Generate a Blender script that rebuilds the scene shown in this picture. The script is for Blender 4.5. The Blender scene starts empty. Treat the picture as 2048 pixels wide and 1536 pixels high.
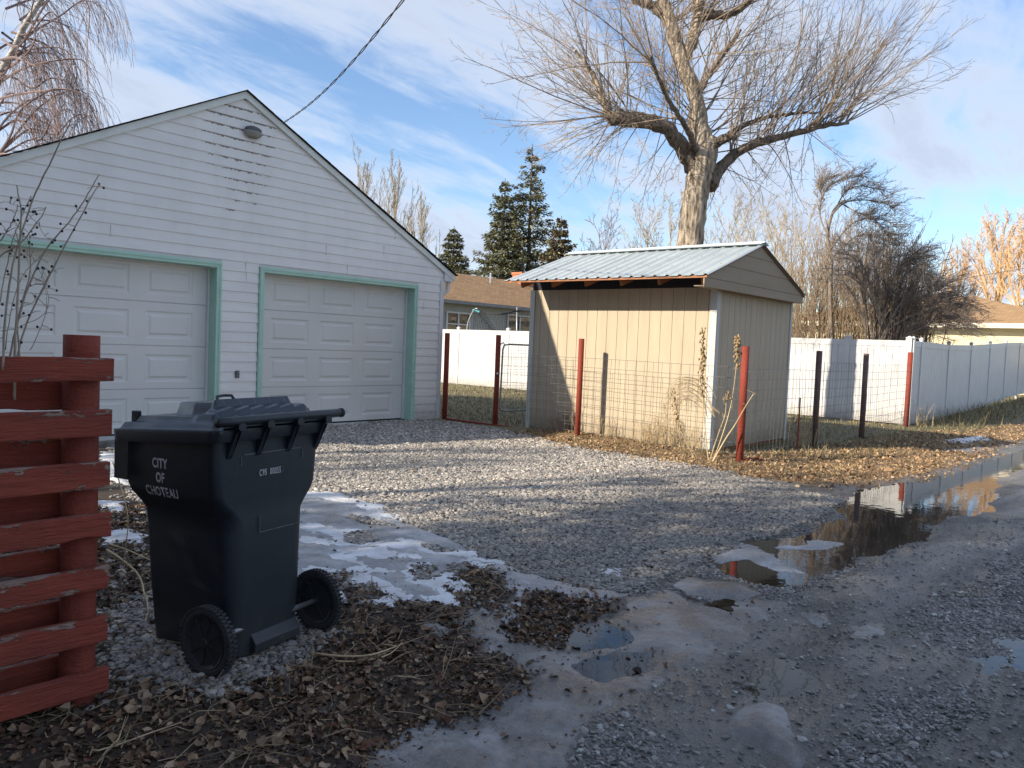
import bpy, math, random
import numpy as np
from mathutils import Matrix, Vector
random.seed(7); RNG = np.random.default_rng(7)
SC = bpy.context.scene; COL = SC.collection
PI = math.pi; rad = math.radians

# ------------------------------------------------------------------ camera, sky, sun
EYE = np.array([0, 0, 1.5])
YAW, PIT, ROL, FPX = rad(40.6225), rad(-2.777), rad(2.3478), 1584.96
_f = np.array([math.cos(YAW)*math.cos(PIT), math.sin(YAW)*math.cos(PIT), math.sin(PIT)])
_r0 = np.array([math.sin(YAW), -math.cos(YAW), 0]); _u0 = np.cross(_r0, _f)
_r = math.cos(ROL)*_r0 + math.sin(ROL)*_u0; _u = -math.sin(ROL)*_r0 + math.cos(ROL)*_u0
cam = bpy.data.cameras.new('camera'); camo = bpy.data.objects.new('camera', cam); COL.objects.link(camo)
cam.sensor_width = 36; cam.lens = FPX/2048*36; cam.clip_end = 1500; cam.clip_start = .05
camo.matrix_world = Matrix([[_r[i], _u[i], -_f[i], EYE[i]] for i in range(3)] + [[0, 0, 0, 1]])
SC.camera = camo
SUN_DIR = np.array([1, -.46, -.54])          # the way the light travels
SUN_EL = math.atan2(.54, math.hypot(1, .46))
sun = bpy.data.lights.new('sun', 'SUN'); suno = bpy.data.objects.new('sun', sun); COL.objects.link(suno)
sun.energy = 5.0; sun.angle = rad(.55); sun.color = (1, .88, .70)
suno.rotation_euler = Vector(SUN_DIR).to_track_quat('-Z', 'Y').to_euler()
W = bpy.data.worlds.new('World'); SC.world = W; W.use_nodes = True
SC.view_settings.view_transform = 'Standard'; SC.view_settings.look = 'None'
SC.view_settings.exposure = .70; SC.view_settings.gamma = 1
SC.cycles.use_denoising = True
SC.cycles.max_bounces = 6; SC.cycles.transparent_max_bounces = 6

def world_sky():
    nt = W.node_tree; N = nt.nodes; L = nt.links; N.clear()
    out = N.new('ShaderNodeOutputWorld'); bg = N.new('ShaderNodeBackground'); bg.inputs[1].default_value = .125
    sky = N.new('ShaderNodeTexSky'); sky.sky_type = 'NISHITA'; sky.sun_disc = False
    sky.sun_elevation = SUN_EL; sky.sun_rotation = math.atan2(-SUN_DIR[0], -SUN_DIR[1])
    sky.air_density = 1.1; sky.dust_density = .6; sky.ozone_density = 2.2
    tc = N.new('ShaderNodeTexCoord')
    # clouds on a plane high above: direction / elevation
    sep = N.new('ShaderNodeSeparateXYZ'); L.new(tc.outputs['Generated'], sep.inputs[0])
    zc = N.new('ShaderNodeMath'); zc.operation = 'MAXIMUM'; zc.inputs[1].default_value = .0; L.new(sep.outputs[2], zc.inputs[0])
    za = N.new('ShaderNodeMath'); za.operation = 'ADD'; za.inputs[1].default_value = .22; L.new(zc.outputs[0], za.inputs[0])
    dv = N.new('ShaderNodeVectorMath'); dv.operation = 'DIVIDE'
    cz = N.new('ShaderNodeCombineXYZ')
    for k in range(3): L.new(za.outputs[0], cz.inputs[k])
    L.new(tc.outputs['Generated'], dv.inputs[0]); L.new(cz.outputs[0], dv.inputs[1])
    mp = N.new('ShaderNodeMapping'); L.new(dv.outputs[0], mp.inputs[0])
    mp.inputs['Rotation'].default_value = (0, 0, rad(-12)); mp.inputs['Scale'].default_value = (.8, 1.9, 0)
    mp.inputs['Location'].default_value = (.35, .62, 0)
    n1 = N.new('ShaderNodeTexNoise'); n1.inputs['Scale'].default_value = 1.15; n1.inputs['Detail'].default_value = 10
    n1.inputs['Roughness'].default_value = .56; n1.inputs['Distortion'].default_value = .55; L.new(mp.outputs[0], n1.inputs['Vector'])
    n2 = N.new('ShaderNodeTexNoise'); n2.inputs['Scale'].default_value = 4.2; n2.inputs['Detail'].default_value = 8
    n2.inputs['Roughness'].default_value = .62; n2.inputs['Distortion'].default_value = .5; L.new(mp.outputs[0], n2.inputs['Vector'])
    mx = N.new('ShaderNodeMath'); mx.operation = 'MULTIPLY_ADD'; mx.inputs[1].default_value = .50
    L.new(n2.outputs[0], mx.inputs[0]); L.new(n1.outputs[0], mx.inputs[2])
    rp = N.new('ShaderNodeValToRGB'); rp.color_ramp.elements[0].position = .58; rp.color_ramp.elements[1].position = .86
    rp.color_ramp.elements[0].color = (0, 0, 0, 1); rp.color_ramp.elements[1].color = (.9, .9, .9, 1)
    rp.color_ramp.interpolation = 'EASE'; L.new(mx.outputs[0], rp.inputs[0])
    # cloud colour: bright thin, greyer where thick
    rc = N.new('ShaderNodeValToRGB'); e = rc.color_ramp.elements
    e[0].position = .55; e[0].color = (4.6, 5.1, 5.9, 1); e[1].position = .90; e[1].color = (3.1, 3.5, 4.3, 1)
    L.new(mx.outputs[0], rc.inputs[0])
    tint = N.new('ShaderNodeMix'); tint.data_type = 'RGBA'; tint.blend_type = 'MULTIPLY'; tint.inputs[0].default_value = 1
    tint.inputs[7].default_value = (.86, .93, 1.05, 1); L.new(sky.outputs[0], tint.inputs[6])
    m = N.new('ShaderNodeMix'); m.data_type = 'RGBA'; L.new(rp.outputs[0], m.inputs[0])
    L.new(tint.outputs[2], m.inputs[6]); L.new(rc.outputs[0], m.inputs[7])
    L.new(m.outputs[2], bg.inputs[0]); L.new(bg.outputs[0], out.inputs[0])
world_sky()

# ------------------------------------------------------------------ measuring helpers (photo pixel -> place on a real plane)
def ray(px, py): return _f + _r*(px-1024)/FPX - _u*(py-768)/FPX
def at_z(px, py, z=0): d = ray(px, py); return EYE + d*((z-EYE[2])/d[2])
def at_x(px, py, X): d = ray(px, py); return EYE + d*(X/d[0])
def at_y(px, py, Y): d = ray(px, py); return EYE + d*(Y/d[1])
def at_d(px, py, b):                     # on the upright plane through ground point b that faces the lens
    d = ray(px, py); n = _f[:2]; return EYE + d*((n@np.array(b[:2]))/(n@d[:2]))

# ------------------------------------------------------------------ numpy noise
def _hash(i, j, s):
    n = (i*374761393 + j*668265263 + s*1442695041) & 0xffffffff
    n = ((n ^ (n >> 13))*1274126177) & 0xffffffff
    return ((n ^ (n >> 16)) & 0xffff)/65535.0
def vnoise(x, y, s=0):
    i = np.floor(x).astype(np.int64); j = np.floor(y).astype(np.int64); u = x-i; v = y-j
    u = u*u*(3-2*u); v = v*v*(3-2*v)
    return (_hash(i, j, s)*(1-u)+_hash(i+1, j, s)*u)*(1-v) + (_hash(i, j+1, s)*(1-u)+_hash(i+1, j+1, s)*u)*v
def fbm(x, y, s=0, o=4, g=.5):
    t = 0; a = 1; n = 0
    for k in range(o): t = t + a*(vnoise(x, y, s+k)*2-1); n += a; a *= g; x = x*2.03+5.1; y = y*2.03+1.7
    return t/n
def sdist(X, Y, poly):                   # signed distance, + inside
    P = np.array(poly, float); d = np.full(X.shape, 1e9); ins = np.zeros(X.shape, bool)
    for k in range(len(P)):
        a = P[k]; b = P[(k+1) % len(P)]; e = b-a; wx = X-a[0]; wy = Y-a[1]
        t = np.clip((wx*e[0]+wy*e[1])/(e@e+1e-12), 0, 1)
        d = np.minimum(d, (wx-t*e[0])**2+(wy-t*e[1])**2)
        c = ((a[1] <= Y) & (b[1] > Y)) | ((b[1] <= Y) & (a[1] > Y))
        with np.errstate(divide='ignore', invalid='ignore'):
            xi = a[0]+(Y-a[1])*(e[0])/(e[1] if e[1] else 1e-12)
        ins ^= c & (X < xi)
    d = np.sqrt(d); return np.where(ins, d, -d)
def gp(pts): return [tuple(at_z(*p)[:2]) for p in pts]
def sstep(a, b, x): t = np.clip((x-a)/(b-a), 0, 1); return t*t*(3-2*t)

# ------------------------------------------------------------------ mesh helpers
class MB:
    def __init__(s): s.v = []; s.q = []; s.t = []; s.n = 0; s.c = []
    def add(s, v, q=None, t=None, col=None):
        v = np.asarray(v, float).reshape(-1, 3); s.v.append(v)
        if q is not None and len(q): s.q.append(np.asarray(q, int).reshape(-1, 4)+s.n)
        if t is not None and len(t): s.t.append(np.asarray(t, int).reshape(-1, 3)+s.n)
        if col is not None: s.c.append(np.tile(np.asarray(col, float), (len(v), 1)) if np.ndim(col) == 1 else np.asarray(col))
        s.n += len(v); return s
    def poly(s, pts):                     # flat convex polygon (fan)
        n = len(pts); s.add(pts, None, [(0, k, k+1) for k in range(1, n-1)]); return s
    def quad(s, a, b, c, d): return s.add([a, b, c, d], [(0, 1, 2, 3)])
    def box(s, x0, x1, y0, y1, z0, z1, rot=None, org=None):
        v = np.array([[x, y, z] for x in (x0, x1) for y in (y0, y1) for z in (z0, z1)], float)
        if rot is not None: v = v@np.array(rot).T
        if org is not None: v = v+np.array(org)
        return s.add(v, [(0, 1, 3, 2), (4, 6, 7, 5), (0, 4, 5, 1), (2, 3, 7, 6), (0, 2, 6, 4), (1, 5, 7, 3)])
    def beam(s, a, b, w, h, up=(0, 0, 1)):        # box from a to b, width w (sideways), height h (along up)
        a = np.array(a, float); b = np.array(b, float); d = b-a; L = np.linalg.norm(d); d /= L
        up = np.array(up, float); sx = np.cross(d, up); sx /= np.linalg.norm(sx); uu = np.cross(sx, d)
        v = [a+e*d*L+i*sx*w/2+j*uu*h/2 for e in (0, 1) for i in (-1, 1) for j in (-1, 1)]
        return s.add(v, [(0, 1, 3, 2), (4, 6, 7, 5), (0, 4, 5, 1), (2, 3, 7, 6), (0, 2, 6, 4), (1, 5, 7, 3)])
    def tube(s, P, R, n=6, cap=True, col=None):
        P = np.asarray(P, float); m = len(P); R = np.broadcast_to(np.asarray(R, float), (m,))
        T = np.gradient(P, axis=0); T /= np.linalg.norm(T, axis=1)[:, None]+1e-12
        ref = np.array([0, 0, 1.]) if abs(T[0][2]) < .9 else np.array([1., 0, 0])
        A = np.cross(T, ref); A /= np.linalg.norm(A, axis=1)[:, None]+1e-9
        for k in range(1, m):
            if A[k]@A[k-1] < 0: A[k] = -A[k]
        B = np.cross(T, A); th = np.arange(n)*2*PI/n
        v = P[:, None]+R[:, None, None]*(np.cos(th)[None, :, None]*A[:, None]+np.sin(th)[None, :, None]*B[:, None])
        i = np.arange(m-1)[:, None]*n; j = np.arange(n)[None]; j2 = (j+1) % n
        q = np.stack([i+j, i+j2, i+n+j2, i+n+j], -1).reshape(-1, 4)
        t = []
        if cap and n > 2: t = [(0, k+1, k) for k in range(1, n-1)]+[((m-1)*n, (m-1)*n+k, (m-1)*n+k+1) for k in range(1, n-1)]
        return s.add(v.reshape(-1, 3), q, t, col)
    def lathe(s, prof, org=(0, 0, 0), axis='z', n=24):
        prof = np.array(prof, float); th = np.arange(n)*2*PI/n; m = len(prof)
        r = prof[:, 0][:, None]; h = np.repeat(prof[:, 1][:, None], n, 1); c = r*np.cos(th); d = r*np.sin(th)
        v = np.stack({'z': (c, d, h), 'x': (h, c, d), 'y': (c, h, d)}[axis], -1).reshape(-1, 3)+np.array(org)
        i = np.arange(m-1)[:, None]*n; j = np.arange(n)[None]; j2 = (j+1) % n
        return s.add(v, np.stack([i+j, i+j2, i+n+j2, i+n+j], -1).reshape(-1, 4))
    def loft(s, rings, cap=True):         # rings: list of (n,3) loops
        n = len(rings[0]); v = np.concatenate([np.asarray(r, float) for r in rings]); m = len(rings)
        i = np.arange(m-1)[:, None]*n; j = np.arange(n)[None]; j2 = (j+1) % n
        q = np.stack([i+j, i+j2, i+n+j2, i+n+j], -1).reshape(-1, 4); t = []
        if cap: t = [(0, k+1, k) for k in range(1, n-1)]+[((m-1)*n, (m-1)*n+k, (m-1)*n+k+1) for k in range(1, n-1)]
        return s.add(v, q, t)
    def mesh(s, name):
        me = bpy.data.meshes.new(name); V = np.concatenate(s.v) if s.v else np.zeros((0, 3))
        Q = np.concatenate(s.q) if s.q else np.zeros((0, 4), int); T = np.concatenate(s.t) if s.t else np.zeros((0, 3), int)
        me.vertices.add(len(V)); me.vertices.foreach_set('co', V.ravel())
        lo = np.concatenate([Q.ravel(), T.ravel()]); me.loops.add(len(lo)); me.loops.foreach_set('vertex_index', lo)
        me.polygons.add(len(Q)+len(T))
        st = np.concatenate([np.arange(len(Q))*4, len(Q)*4+np.arange(len(T))*3])
        me.polygons.foreach_set('loop_start', st)
        me.update(calc_edges=True); me.validate()
        me.polygons.foreach_set('use_smooth', np.zeros(len(me.polygons), bool))
        if s.c:
            C = np.concatenate(s.c)
            if len(C) == len(V):
                a = me.color_attributes.new('tint', 'FLOAT_COLOR', 'POINT')
                a.data.foreach_set('color', np.hstack([C, np.ones((len(C), 1))]).ravel())
        return me
    def build(s, name, mat, parent=None, smooth=False, bevel=0, world=None):
        me = s.mesh(name); o = bpy.data.objects.new(name, me); COL.objects.link(o)
        if mat: me.materials.append(mat)
        if smooth: me.polygons.foreach_set('use_smooth', np.ones(len(me.polygons), bool))
        if bevel:
            b = o.modifiers.new('bevel', 'BEVEL'); b.width = bevel; b.segments = 2; b.limit_method = 'ANGLE'
        if parent:
            o.parent = parent
            if world: o.matrix_parent_inverse = Matrix.Translation(-Vector(parent.location))
        return o
def P_(name, mb, mat, root, **k):        # part given in world coordinates under an unrotated Empty
    return mb.build(name, mat, root, world=True, **k)
def thing(name, label, cat, loc=(0, 0, 0), rz=0, group=None):
    o = bpy.data.objects.new(name, None); COL.objects.link(o); o.location = loc; o.rotation_euler = (0, 0, rz)
    o.empty_display_size = .2; tag(o, label, cat, group); return o
def tag(o, label=None, cat=None, group=None, kind=None):
    if label: o['label'] = label
    if cat: o['category'] = cat
    if group: o['group'] = group
    if kind: o['kind'] = kind
    return o
def children_of(o): return [c for c in bpy.data.objects if c.parent == o]
def copy_tree(o, loc=None, rz=None, label=None, sc=None):
    def rec(a, par):
        c = a.copy(); COL.objects.link(c); c.parent = par
        for ch in kids.get(a.name, []): rec(ch, c)
        return c
    kids = {}
    for x in list(bpy.data.objects):
        if x.parent: kids.setdefault(x.parent.name, []).append(x)
    c = rec(o, None)
    if loc is not None: c.location = loc
    if rz is not None: c.rotation_euler = (0, 0, rz)
    if sc is not None: c.scale = sc
    if label: c['label'] = label
    return c

# ------------------------------------------------------------------ materials
def newmat(name):
    m = bpy.data.materials.new(name); m.use_nodes = True; nt = m.node_tree
    return m, nt.nodes, nt.links, nt.nodes['Principled BSDF']
def rgba(c): return (c[0], c[1], c[2], 1)
class G:
    """tiny node-graph writer"""
    def __init__(s, name):
        s.m, s.N, s.L, s.b = newmat(name); s.b.inputs['Specular IOR Level'].default_value = .4
    def tex(s, scale, detail=4, rough=.5, coord='Object', stretch=(1, 1, 1), kind='ShaderNodeTexNoise', dist=0, out=0):
        tc = s.N.new('ShaderNodeTexCoord'); mp = s.N.new('ShaderNodeMapping'); s.L.new(tc.outputs[coord], mp.inputs[0])
        mp.inputs['Scale'].default_value = stretch
        n = s.N.new(kind); n.inputs['Scale'].default_value = scale; s.L.new(mp.outputs[0], n.inputs['Vector'])
        if kind == 'ShaderNodeTexNoise':
            n.inputs['Detail'].default_value = detail; n.inputs['Roughness'].default_value = rough; n.inputs['Distortion'].default_value = dist
        s.last = n; return n.outputs[out]
    def ramp(s, src, stops, ease=None):
        r = s.N.new('ShaderNodeValToRGB'); e = r.color_ramp.elements
        while len(e) < len(stops): e.new(.5)
        for k, (p, c) in enumerate(stops):
            e[k].position = p; e[k].color = rgba(c) if hasattr(c, '__len__') else (c, c, c, 1)
        s.L.new(src, r.inputs[0]); return r.outputs[0]
    def mix(s, f, a, b, mode='MIX'):
        m = s.N.new('ShaderNodeMix'); m.data_type = 'RGBA'; m.blend_type = mode
        for v, i in ((f, 0), (a, 6), (b, 7)):
            if hasattr(v, 'links'): s.L.new(v, m.inputs[i])
            elif i == 0: m.inputs[0].default_value = v
            else: m.inputs[i].default_value = rgba(v)
        return m.outputs[2]
    def math(s, op, a, b=0, c=None):
        m = s.N.new('ShaderNodeMath'); m.operation = op
        for v, i in ((a, 0), (b, 1), (c, 2)):
            if v is None: continue
            if hasattr(v, 'links'): s.L.new(v, m.inputs[i])
            else: m.inputs[i].default_value = v
        return m.outputs[0]
    def attr(s, name, out='Fac', kind='GEOMETRY'):
        a = s.N.new('ShaderNodeAttribute'); a.attribute_name = name; a.attribute_type = kind; return a.outputs[out]
    def pos(s, axis):
        g = s.N.new('ShaderNodeNewGeometry'); x = s.N.new('ShaderNodeSeparateXYZ'); s.L.new(g.outputs['Position'], x.inputs[0]); return x.outputs[axis]
    def splash(s, col, dirt, top=.5, amt=.6):
        h = s.math('SUBTRACT', 1, s.math('DIVIDE', s.pos(2), top)); n = s.tex(9, 5, .7)
        m = s.math('MULTIPLY', s.math('MAXIMUM', s.math('MINIMUM', s.math('MULTIPLY', h, s.math('MULTIPLY', n, 2)), 1), 0), amt)
        return s.mix(m, col, dirt)
    def set(s, **k):
        for n, v in k.items():
            i = s.b.inputs[{'color': 'Base Color', 'rough': 'Roughness', 'metal': 'Metallic', 'spec': 'Specular IOR Level', 'alpha': 'Alpha', 'ior': 'IOR', 'coat': 'Coat Weight', 'trans': 'Transmission Weight'}[n]]
            if hasattr(v, 'links'): s.L.new(v, i)
            else: i.default_value = rgba(v) if hasattr(v, '__len__') else v
        return s
    def bump(s, h, dist=.01, strength=1, normal=None):
        b = s.N.new('ShaderNodeBump'); b.inputs['Distance'].default_value = dist; b.inputs['Strength'].default_value = strength
        s.L.new(h, b.inputs['Height'])
        if normal is not None: s.L.new(normal, b.inputs['Normal'])
        s.L.new(b.outputs[0], s.b.inputs['Normal']); return b.outputs[0]
def plain(name, c1, c2=None, scale=6, rough=.6, bump=.002, bscale=60, metal=0, stretch=(1, 1, 1), spec=.4, detail=5):
    g = G(name); c2 = c2 or tuple(x*.75 for x in c1)
    n = g.tex(scale, detail, .6, stretch=stretch)
    g.set(color=g.ramp(n, [(.3, c2), (.7, c1)]), rough=g.ramp(g.tex(scale*2.3, 3), [(.3, min(1, rough+.1)), (.7, max(0, rough-.08))]), metal=metal, spec=spec)
    if bump: g.bump(g.tex(bscale, 4, .6, stretch=stretch), bump)
    return g.m
M = {}
def mats():
    # vinyl siding with spider dirt hanging below the laps round the gable lamp
    g = G('vinyl siding'); base = g.ramp(g.tex(1.3, 4, .6, stretch=(1, 1, 3)), [(.3, (.72, .715, .715)), (.7, (.79, .785, .78))])
    x = g.pos(0); z = g.pos(2)
    fr = g.math('FRACT', g.math('DIVIDE', g.math('ADD', z, .003), .154))
    nz = g.tex(17, 6, .75, stretch=(1, 1, .35))
    hang = g.math('GREATER_THAN', g.math('ADD', fr, g.math('MULTIPLY', nz, .95)), 1.36)
    cx = g.math('SUBTRACT', 1.0, g.math('MULTIPLY', g.math('ABSOLUTE', g.math('SUBTRACT', x, 6.5)), 1.05))
    cz = g.ramp(z, [(0, 0), (1, 1)])
    cz = g.math('MULTIPLY', g.math('SUBTRACT', z, 2.8), .75)
    zone = g.math('MINIMUM', g.math('MULTIPLY', g.math('MAXIMUM', cx, 0), g.math('MAXIMUM', cz, 0)), 1)
    zn = g.math('GREATER_THAN', g.math('ADD', g.math('MULTIPLY', zone, .6), g.tex(7.3, 4, .75, stretch=(.7, 1, 3))), .82)
    d = g.math('MULTIPLY', hang, zn)
    streak = g.ramp(g.tex(3.2, 5, .7, stretch=(1, 1, .12)), [(.5, 0), (.8, .22)]); g.set(color=g.splash(g.mix(streak, g.mix(g.math('MULTIPLY', d, .85), base, (.13, .10, .07)), (.45, .43, .40)), (.30, .27, .23), .45, .6), rough=.45); g.bump(g.tex(90, 3, .5, stretch=(.15, 1, 1)), .0012)
    M['siding'] = g.m
    M['door'] = plain('painted steel door', (.70, .70, .69), (.61, .61, .60), .8, .42, .0008, 120)
    M['mint'] = plain('mint trim paint', (.44, .66, .56), (.37, .58, .49), 5, .5, .001, 80)
    M['trimwhite'] = plain('white trim', (.70, .70, .71), (.60, .61, .62), 4, .5)
    M['fascia'] = plain('grey green fascia', (.72, .75, .73), (.62, .65, .63), 3, .6)
    def shingle(name, a, b, c, s=1.0, ax='x'):
        g = G(name); tc = g.N.new('ShaderNodeTexCoord'); mp = g.N.new('ShaderNodeMapping'); g.L.new(tc.outputs['UV'], mp.inputs[0])
        br = g.N.new('ShaderNodeTexBrick'); g.L.new(mp.outputs[0], br.inputs['Vector'])
        br.inputs['Scale'].default_value = 1; br.inputs['Brick Width'].default_value = .3*s; br.inputs['Row Height'].default_value = .14*s
        br.inputs['Mortar Size'].default_value = .006; br.inputs['Mortar Smooth'].default_value = .2; br.inputs['Bias'].default_value = 0
        br.inputs['Color1'].default_value = rgba(a); br.inputs['Color2'].default_value = rgba(b); br.inputs['Mortar'].default_value = rgba(c)
        n = g.tex(14, 4, .6); n2 = g.tex(.9, 3)
        col = g.mix(.55, br.outputs[0], g.mix(n, (.6, .6, .6), (1.35, 1.3, 1.25)), 'MULTIPLY')
        col = g.mix(.4, col, g.mix(n2, (.7, .7, .7), (1.2, 1.2, 1.2)), 'MULTIPLY')
        g.set(color=col, rough=.9); g.bump(g.math('ADD', g.math('MULTIPLY', br.outputs[1], -.8), g.tex(200, 2)), .008); return g.m
    M['shingle_brown'] = shingle('brown asphalt shingles', (.40, .25, .125), (.29, .175, .09), (.13, .08, .045))
    M['shingle_tan'] = shingle('tan asphalt shingles', (.42, .27, .14), (.34, .21, .11), (.2, .13, .07), 1.3)
    M['shingle_dark'] = shingle('dark asphalt shingles', (.09, .08, .075), (.06, .055, .05), (.02, .02, .02))
    # T1-11 panel wall, tan
    g = G('tan wood panel'); n = g.tex(6, 6, .65, stretch=(1, 1, .12)); n2 = g.tex(60, 4, .7, stretch=(1, 1, .06))
    g.set(color=g.mix(.35, g.ramp(n, [(.3, (.41, .345, .255)), (.7, (.475, .405, .305))]), g.mix(n2, (.8, .8, .8), (1.1, 1.1, 1.1)), 'MULTIPLY'), rough=.75); sd_ = g.splash(g.mix(g.ramp(g.tex(2.1, 5, .7, stretch=(1, 1, .15)), [(.52, 0), (.8, .3)]), g.b.inputs['Base Color'].links[0].from_socket, (.30, .25, .18)), (.20, .155, .10), .42, .7); g.set(color=sd_); g.bump(n2, .002)
    M['tan'] = g.m
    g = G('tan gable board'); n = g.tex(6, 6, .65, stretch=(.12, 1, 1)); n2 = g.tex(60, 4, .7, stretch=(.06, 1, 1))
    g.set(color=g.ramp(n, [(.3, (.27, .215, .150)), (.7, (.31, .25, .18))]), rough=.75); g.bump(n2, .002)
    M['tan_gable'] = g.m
    M['greytrim'] = plain('pale grey corner board', (.55, .55, .53), (.44, .45, .44), 8, .7, .001, 60, stretch=(1, 1, .1))
    M['beam'] = plain('red brown stained timber', (.34, .14, .06), (.20, .085, .04), 9, .6, .002, 60, stretch=(.3, 1, 1))
    g = G('corrugated roof metal'); n = g.tex(1.7, 4, .6)
    g.set(color=g.ramp(n, [(.3, (.47, .53, .55)), (.7, (.58, .64, .66))]), metal=.35, rough=g.ramp(g.tex(5, 3), [(.3, .42), (.7, .3)])); M['metalroof'] = g.m
    # red peeling fence paint
    def redpaint(name, a, b, peel, pc, st=(.25, 1, 1)):
        g = G(name); n = g.tex(7, 6, .7, stretch=st); fine = g.tex(45, 5, .7, stretch=(.12*1, 1, 1)); big = g.tex(2.5, 6, .7, stretch=(.6, 1, 1))
        col = g.ramp(n, [(.25, b), (.75, a)]); edge = g.attr('tint')
        e = g.math('ADD', g.math('ADD', g.math('MULTIPLY', big, .5), g.math('MULTIPLY', fine, .35)), g.math('MULTIPLY', g.tex(21, 5, .7, stretch=(st[0]*1.6, 1, st[2])), .5))
        e = g.math('ADD', e, g.math('MULTIPLY', edge, .13))
        mask = g.ramp(e, [(peel, 0), (peel+.015, 1)])
        g.set(color=g.mix(mask, col, g.ramp(fine, [(.3, pc), (.7, tuple(x*.5 for x in pc))])), rough=.78)
        g.bump(g.math('SUBTRACT', g.math('ADD', g.math('MULTIPLY', fine, 1.5), n), g.math('MULTIPLY', mask, .7)), .008); return g.m
    M['red'] = redpaint('peeling barn red paint', (.31, .062, .036), (.16, .033, .022), .825, (.40, .27, .22))
    M['redpost'] = redpaint('barn red post paint', (.29, .056, .034), (.15, .031, .021), .95, (.30, .18, .15), (1, 1, .3))
    M['steelred'] = redpaint('red oxide pipe paint', (.30, .050, .028), (.19, .036, .022), .93, (.45, .2, .12), (1, 1, .3))
    g = G('white vinyl fence'); n = g.tex(2, 3)
    g.set(color=g.ramp(n, [(.3, (.50, .505, .52)), (.7, (.56, .565, .575))]), rough=.38); g.set(color=g.splash(g.b.inputs['Base Color'].links[0].from_socket, (.24, .22, .18), .35, .7)); g.bump(g.tex(30, 2, .5, stretch=(1, 1, .1)), .0008); M['vinyl'] = g.m
    M['darkpost'] = plain('dark brown steel post', (.17, .10, .085), (.09, .065, .06), 6, .7, .001, 60)  # darker brown-grey than the other pipe posts, over the whole post
    M['wire'] = plain('galvanised wire', (.27, .27, .27), (.15, .155, .16), 20, .45, 0, metal=.5)
    M['galv'] = plain('galvanised tube', (.5, .52, .53), (.36, .37, .38), 20, .4, 0, metal=.6)
    # trash cart plastic
    g = G('dark blue black cart plastic'); n = g.tex(3, 5, .6); sp = g.tex(160, 2, .5); du = g.tex(11, 6, .7)
    col = g.ramp(n, [(.3, (.0075, .0125, .019)), (.7, (.011, .0175, .026))])
    col = g.mix(g.ramp(sp, [(.75, 0), (.8, .8)]), col, (.09, .10, .11))
    col = g.mix(g.ramp(du, [(.58, 0), (.85, .35)]), col, (.05, .06, .06))
    col = g.splash(col, (.05, .048, .045), .34, .45)
    g.set(color=col, rough=g.ramp(du, [(.3, .36), (.7, .52)]), spec=.5); g.bump(g.tex(260, 3), .0012); M['cart'] = g.m
    M['rubber'] = plain('dusty tyre rubber', (.035, .037, .04), (.02, .021, .023), 20, .8, .001, 120)
    M['cartlid'] = plain('cart lid plastic', (.020, .032, .050), (.014, .023, .036), 5, .36, .0008, 200, spec=.55)
    M['axle'] = plain('bare steel axle', (.35, .35, .36), (.2, .2, .2), 20, .45, 0, metal=.7)
    M['print'] = plain('pale stencil paint', (.62, .60, .62), (.45, .44, .46), 60, .6, 0)
    M['scuff'] = plain('scuffed plastic line', (.17, .18, .185), (.05, .055, .06), 40, .6, 0)
    M['darkbox'] = plain('grey plastic', (.12, .12, .125), (.07, .07, .075), 20, .5, 0)
    M['lampglass'] = plain('frosted lamp lens', (.55, .53, .48), (.4, .38, .34), 8, .4, 0)
    M['lampcap'] = plain('lamp housing', (.10, .105, .12), (.07, .07, .08), 8, .4, 0)
    M['glass'] = plain('dark window glass', (.05, .06, .07), (.02, .025, .03), 1, .08, 0, spec=.8)
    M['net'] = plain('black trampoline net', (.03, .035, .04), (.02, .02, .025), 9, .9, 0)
    M['teal'] = plain('teal net clip', (.05, .30, .33), None, 9, .6, 0)
    M['cream'] = plain('cream house wall', (.66, .60, .42), (.60, .54, .37), 1.4, .7, .001, 30)
    M['creamtrim'] = plain('cream eave board', (.74, .68, .54), (.68, .62, .48), 1.4, .6, 0)
    M['palewall'] = plain('pale grey siding', (.42, .43, .40), (.36, .37, .35), 1.4, .7, 0)
    M['brick'] = plain('orange chimney brick', (.52, .20, .10), (.40, .14, .07), 12, .85, .004, 30)
    M['gutter'] = plain('grey gutter', (.22, .23, .24), (.16, .17, .18), 3, .5, 0)
    M['cable'] = plain('black cable jacket', (.03, .03, .032), None, 9, .6, 0)
    # bark kinds
    def bark(name, a, b, sc=7, st=(1, 1, .22), bm=.03):
        g = G(name); n = g.tex(sc, 8, .7, stretch=st, dist=.6); v = g.tex(sc*1.6, kind='ShaderNodeTexVoronoi', stretch=st)
        g.set(color=g.ramp(g.math('ADD', g.math('MULTIPLY', n, .7), g.math('MULTIPLY', v, .45)), [(.36, b), (.70, a)]), rough=.9)
        g.bump(g.math('ADD', n, v), bm); return g.m
    M['bark'] = bark('furrowed grey bark', (.46, .38, .29), (.085, .065, .05), 8, (1, 1, .25), .035)
    M['twig'] = plain('grey brown twig', (.34, .27, .205), (.20, .155, .12), 3, .8, 0)
    M['limb'] = bark('dark limb bark', (.22, .17, .13), (.05, .04, .032), 9, (1, 1, .5), .02)
    M['birchbark'] = bark('pale birch bark', (.52, .48, .44), (.20, .17, .15), 6, (1, 1, 2), .005)
    M['redtwig'] = plain('reddish hanging twig', (.27, .195, .185), (.16, .115, .11), 1, .8, 0)
    M['goldtwig'] = plain('golden willow twig', (.62, .40, .20), (.44, .28, .15), .6, .8, 0)
    M['paletwig'] = plain('pale straw twig', (.44, .37, .26), (.30, .25, .18), .6, .8, 0)
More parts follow.
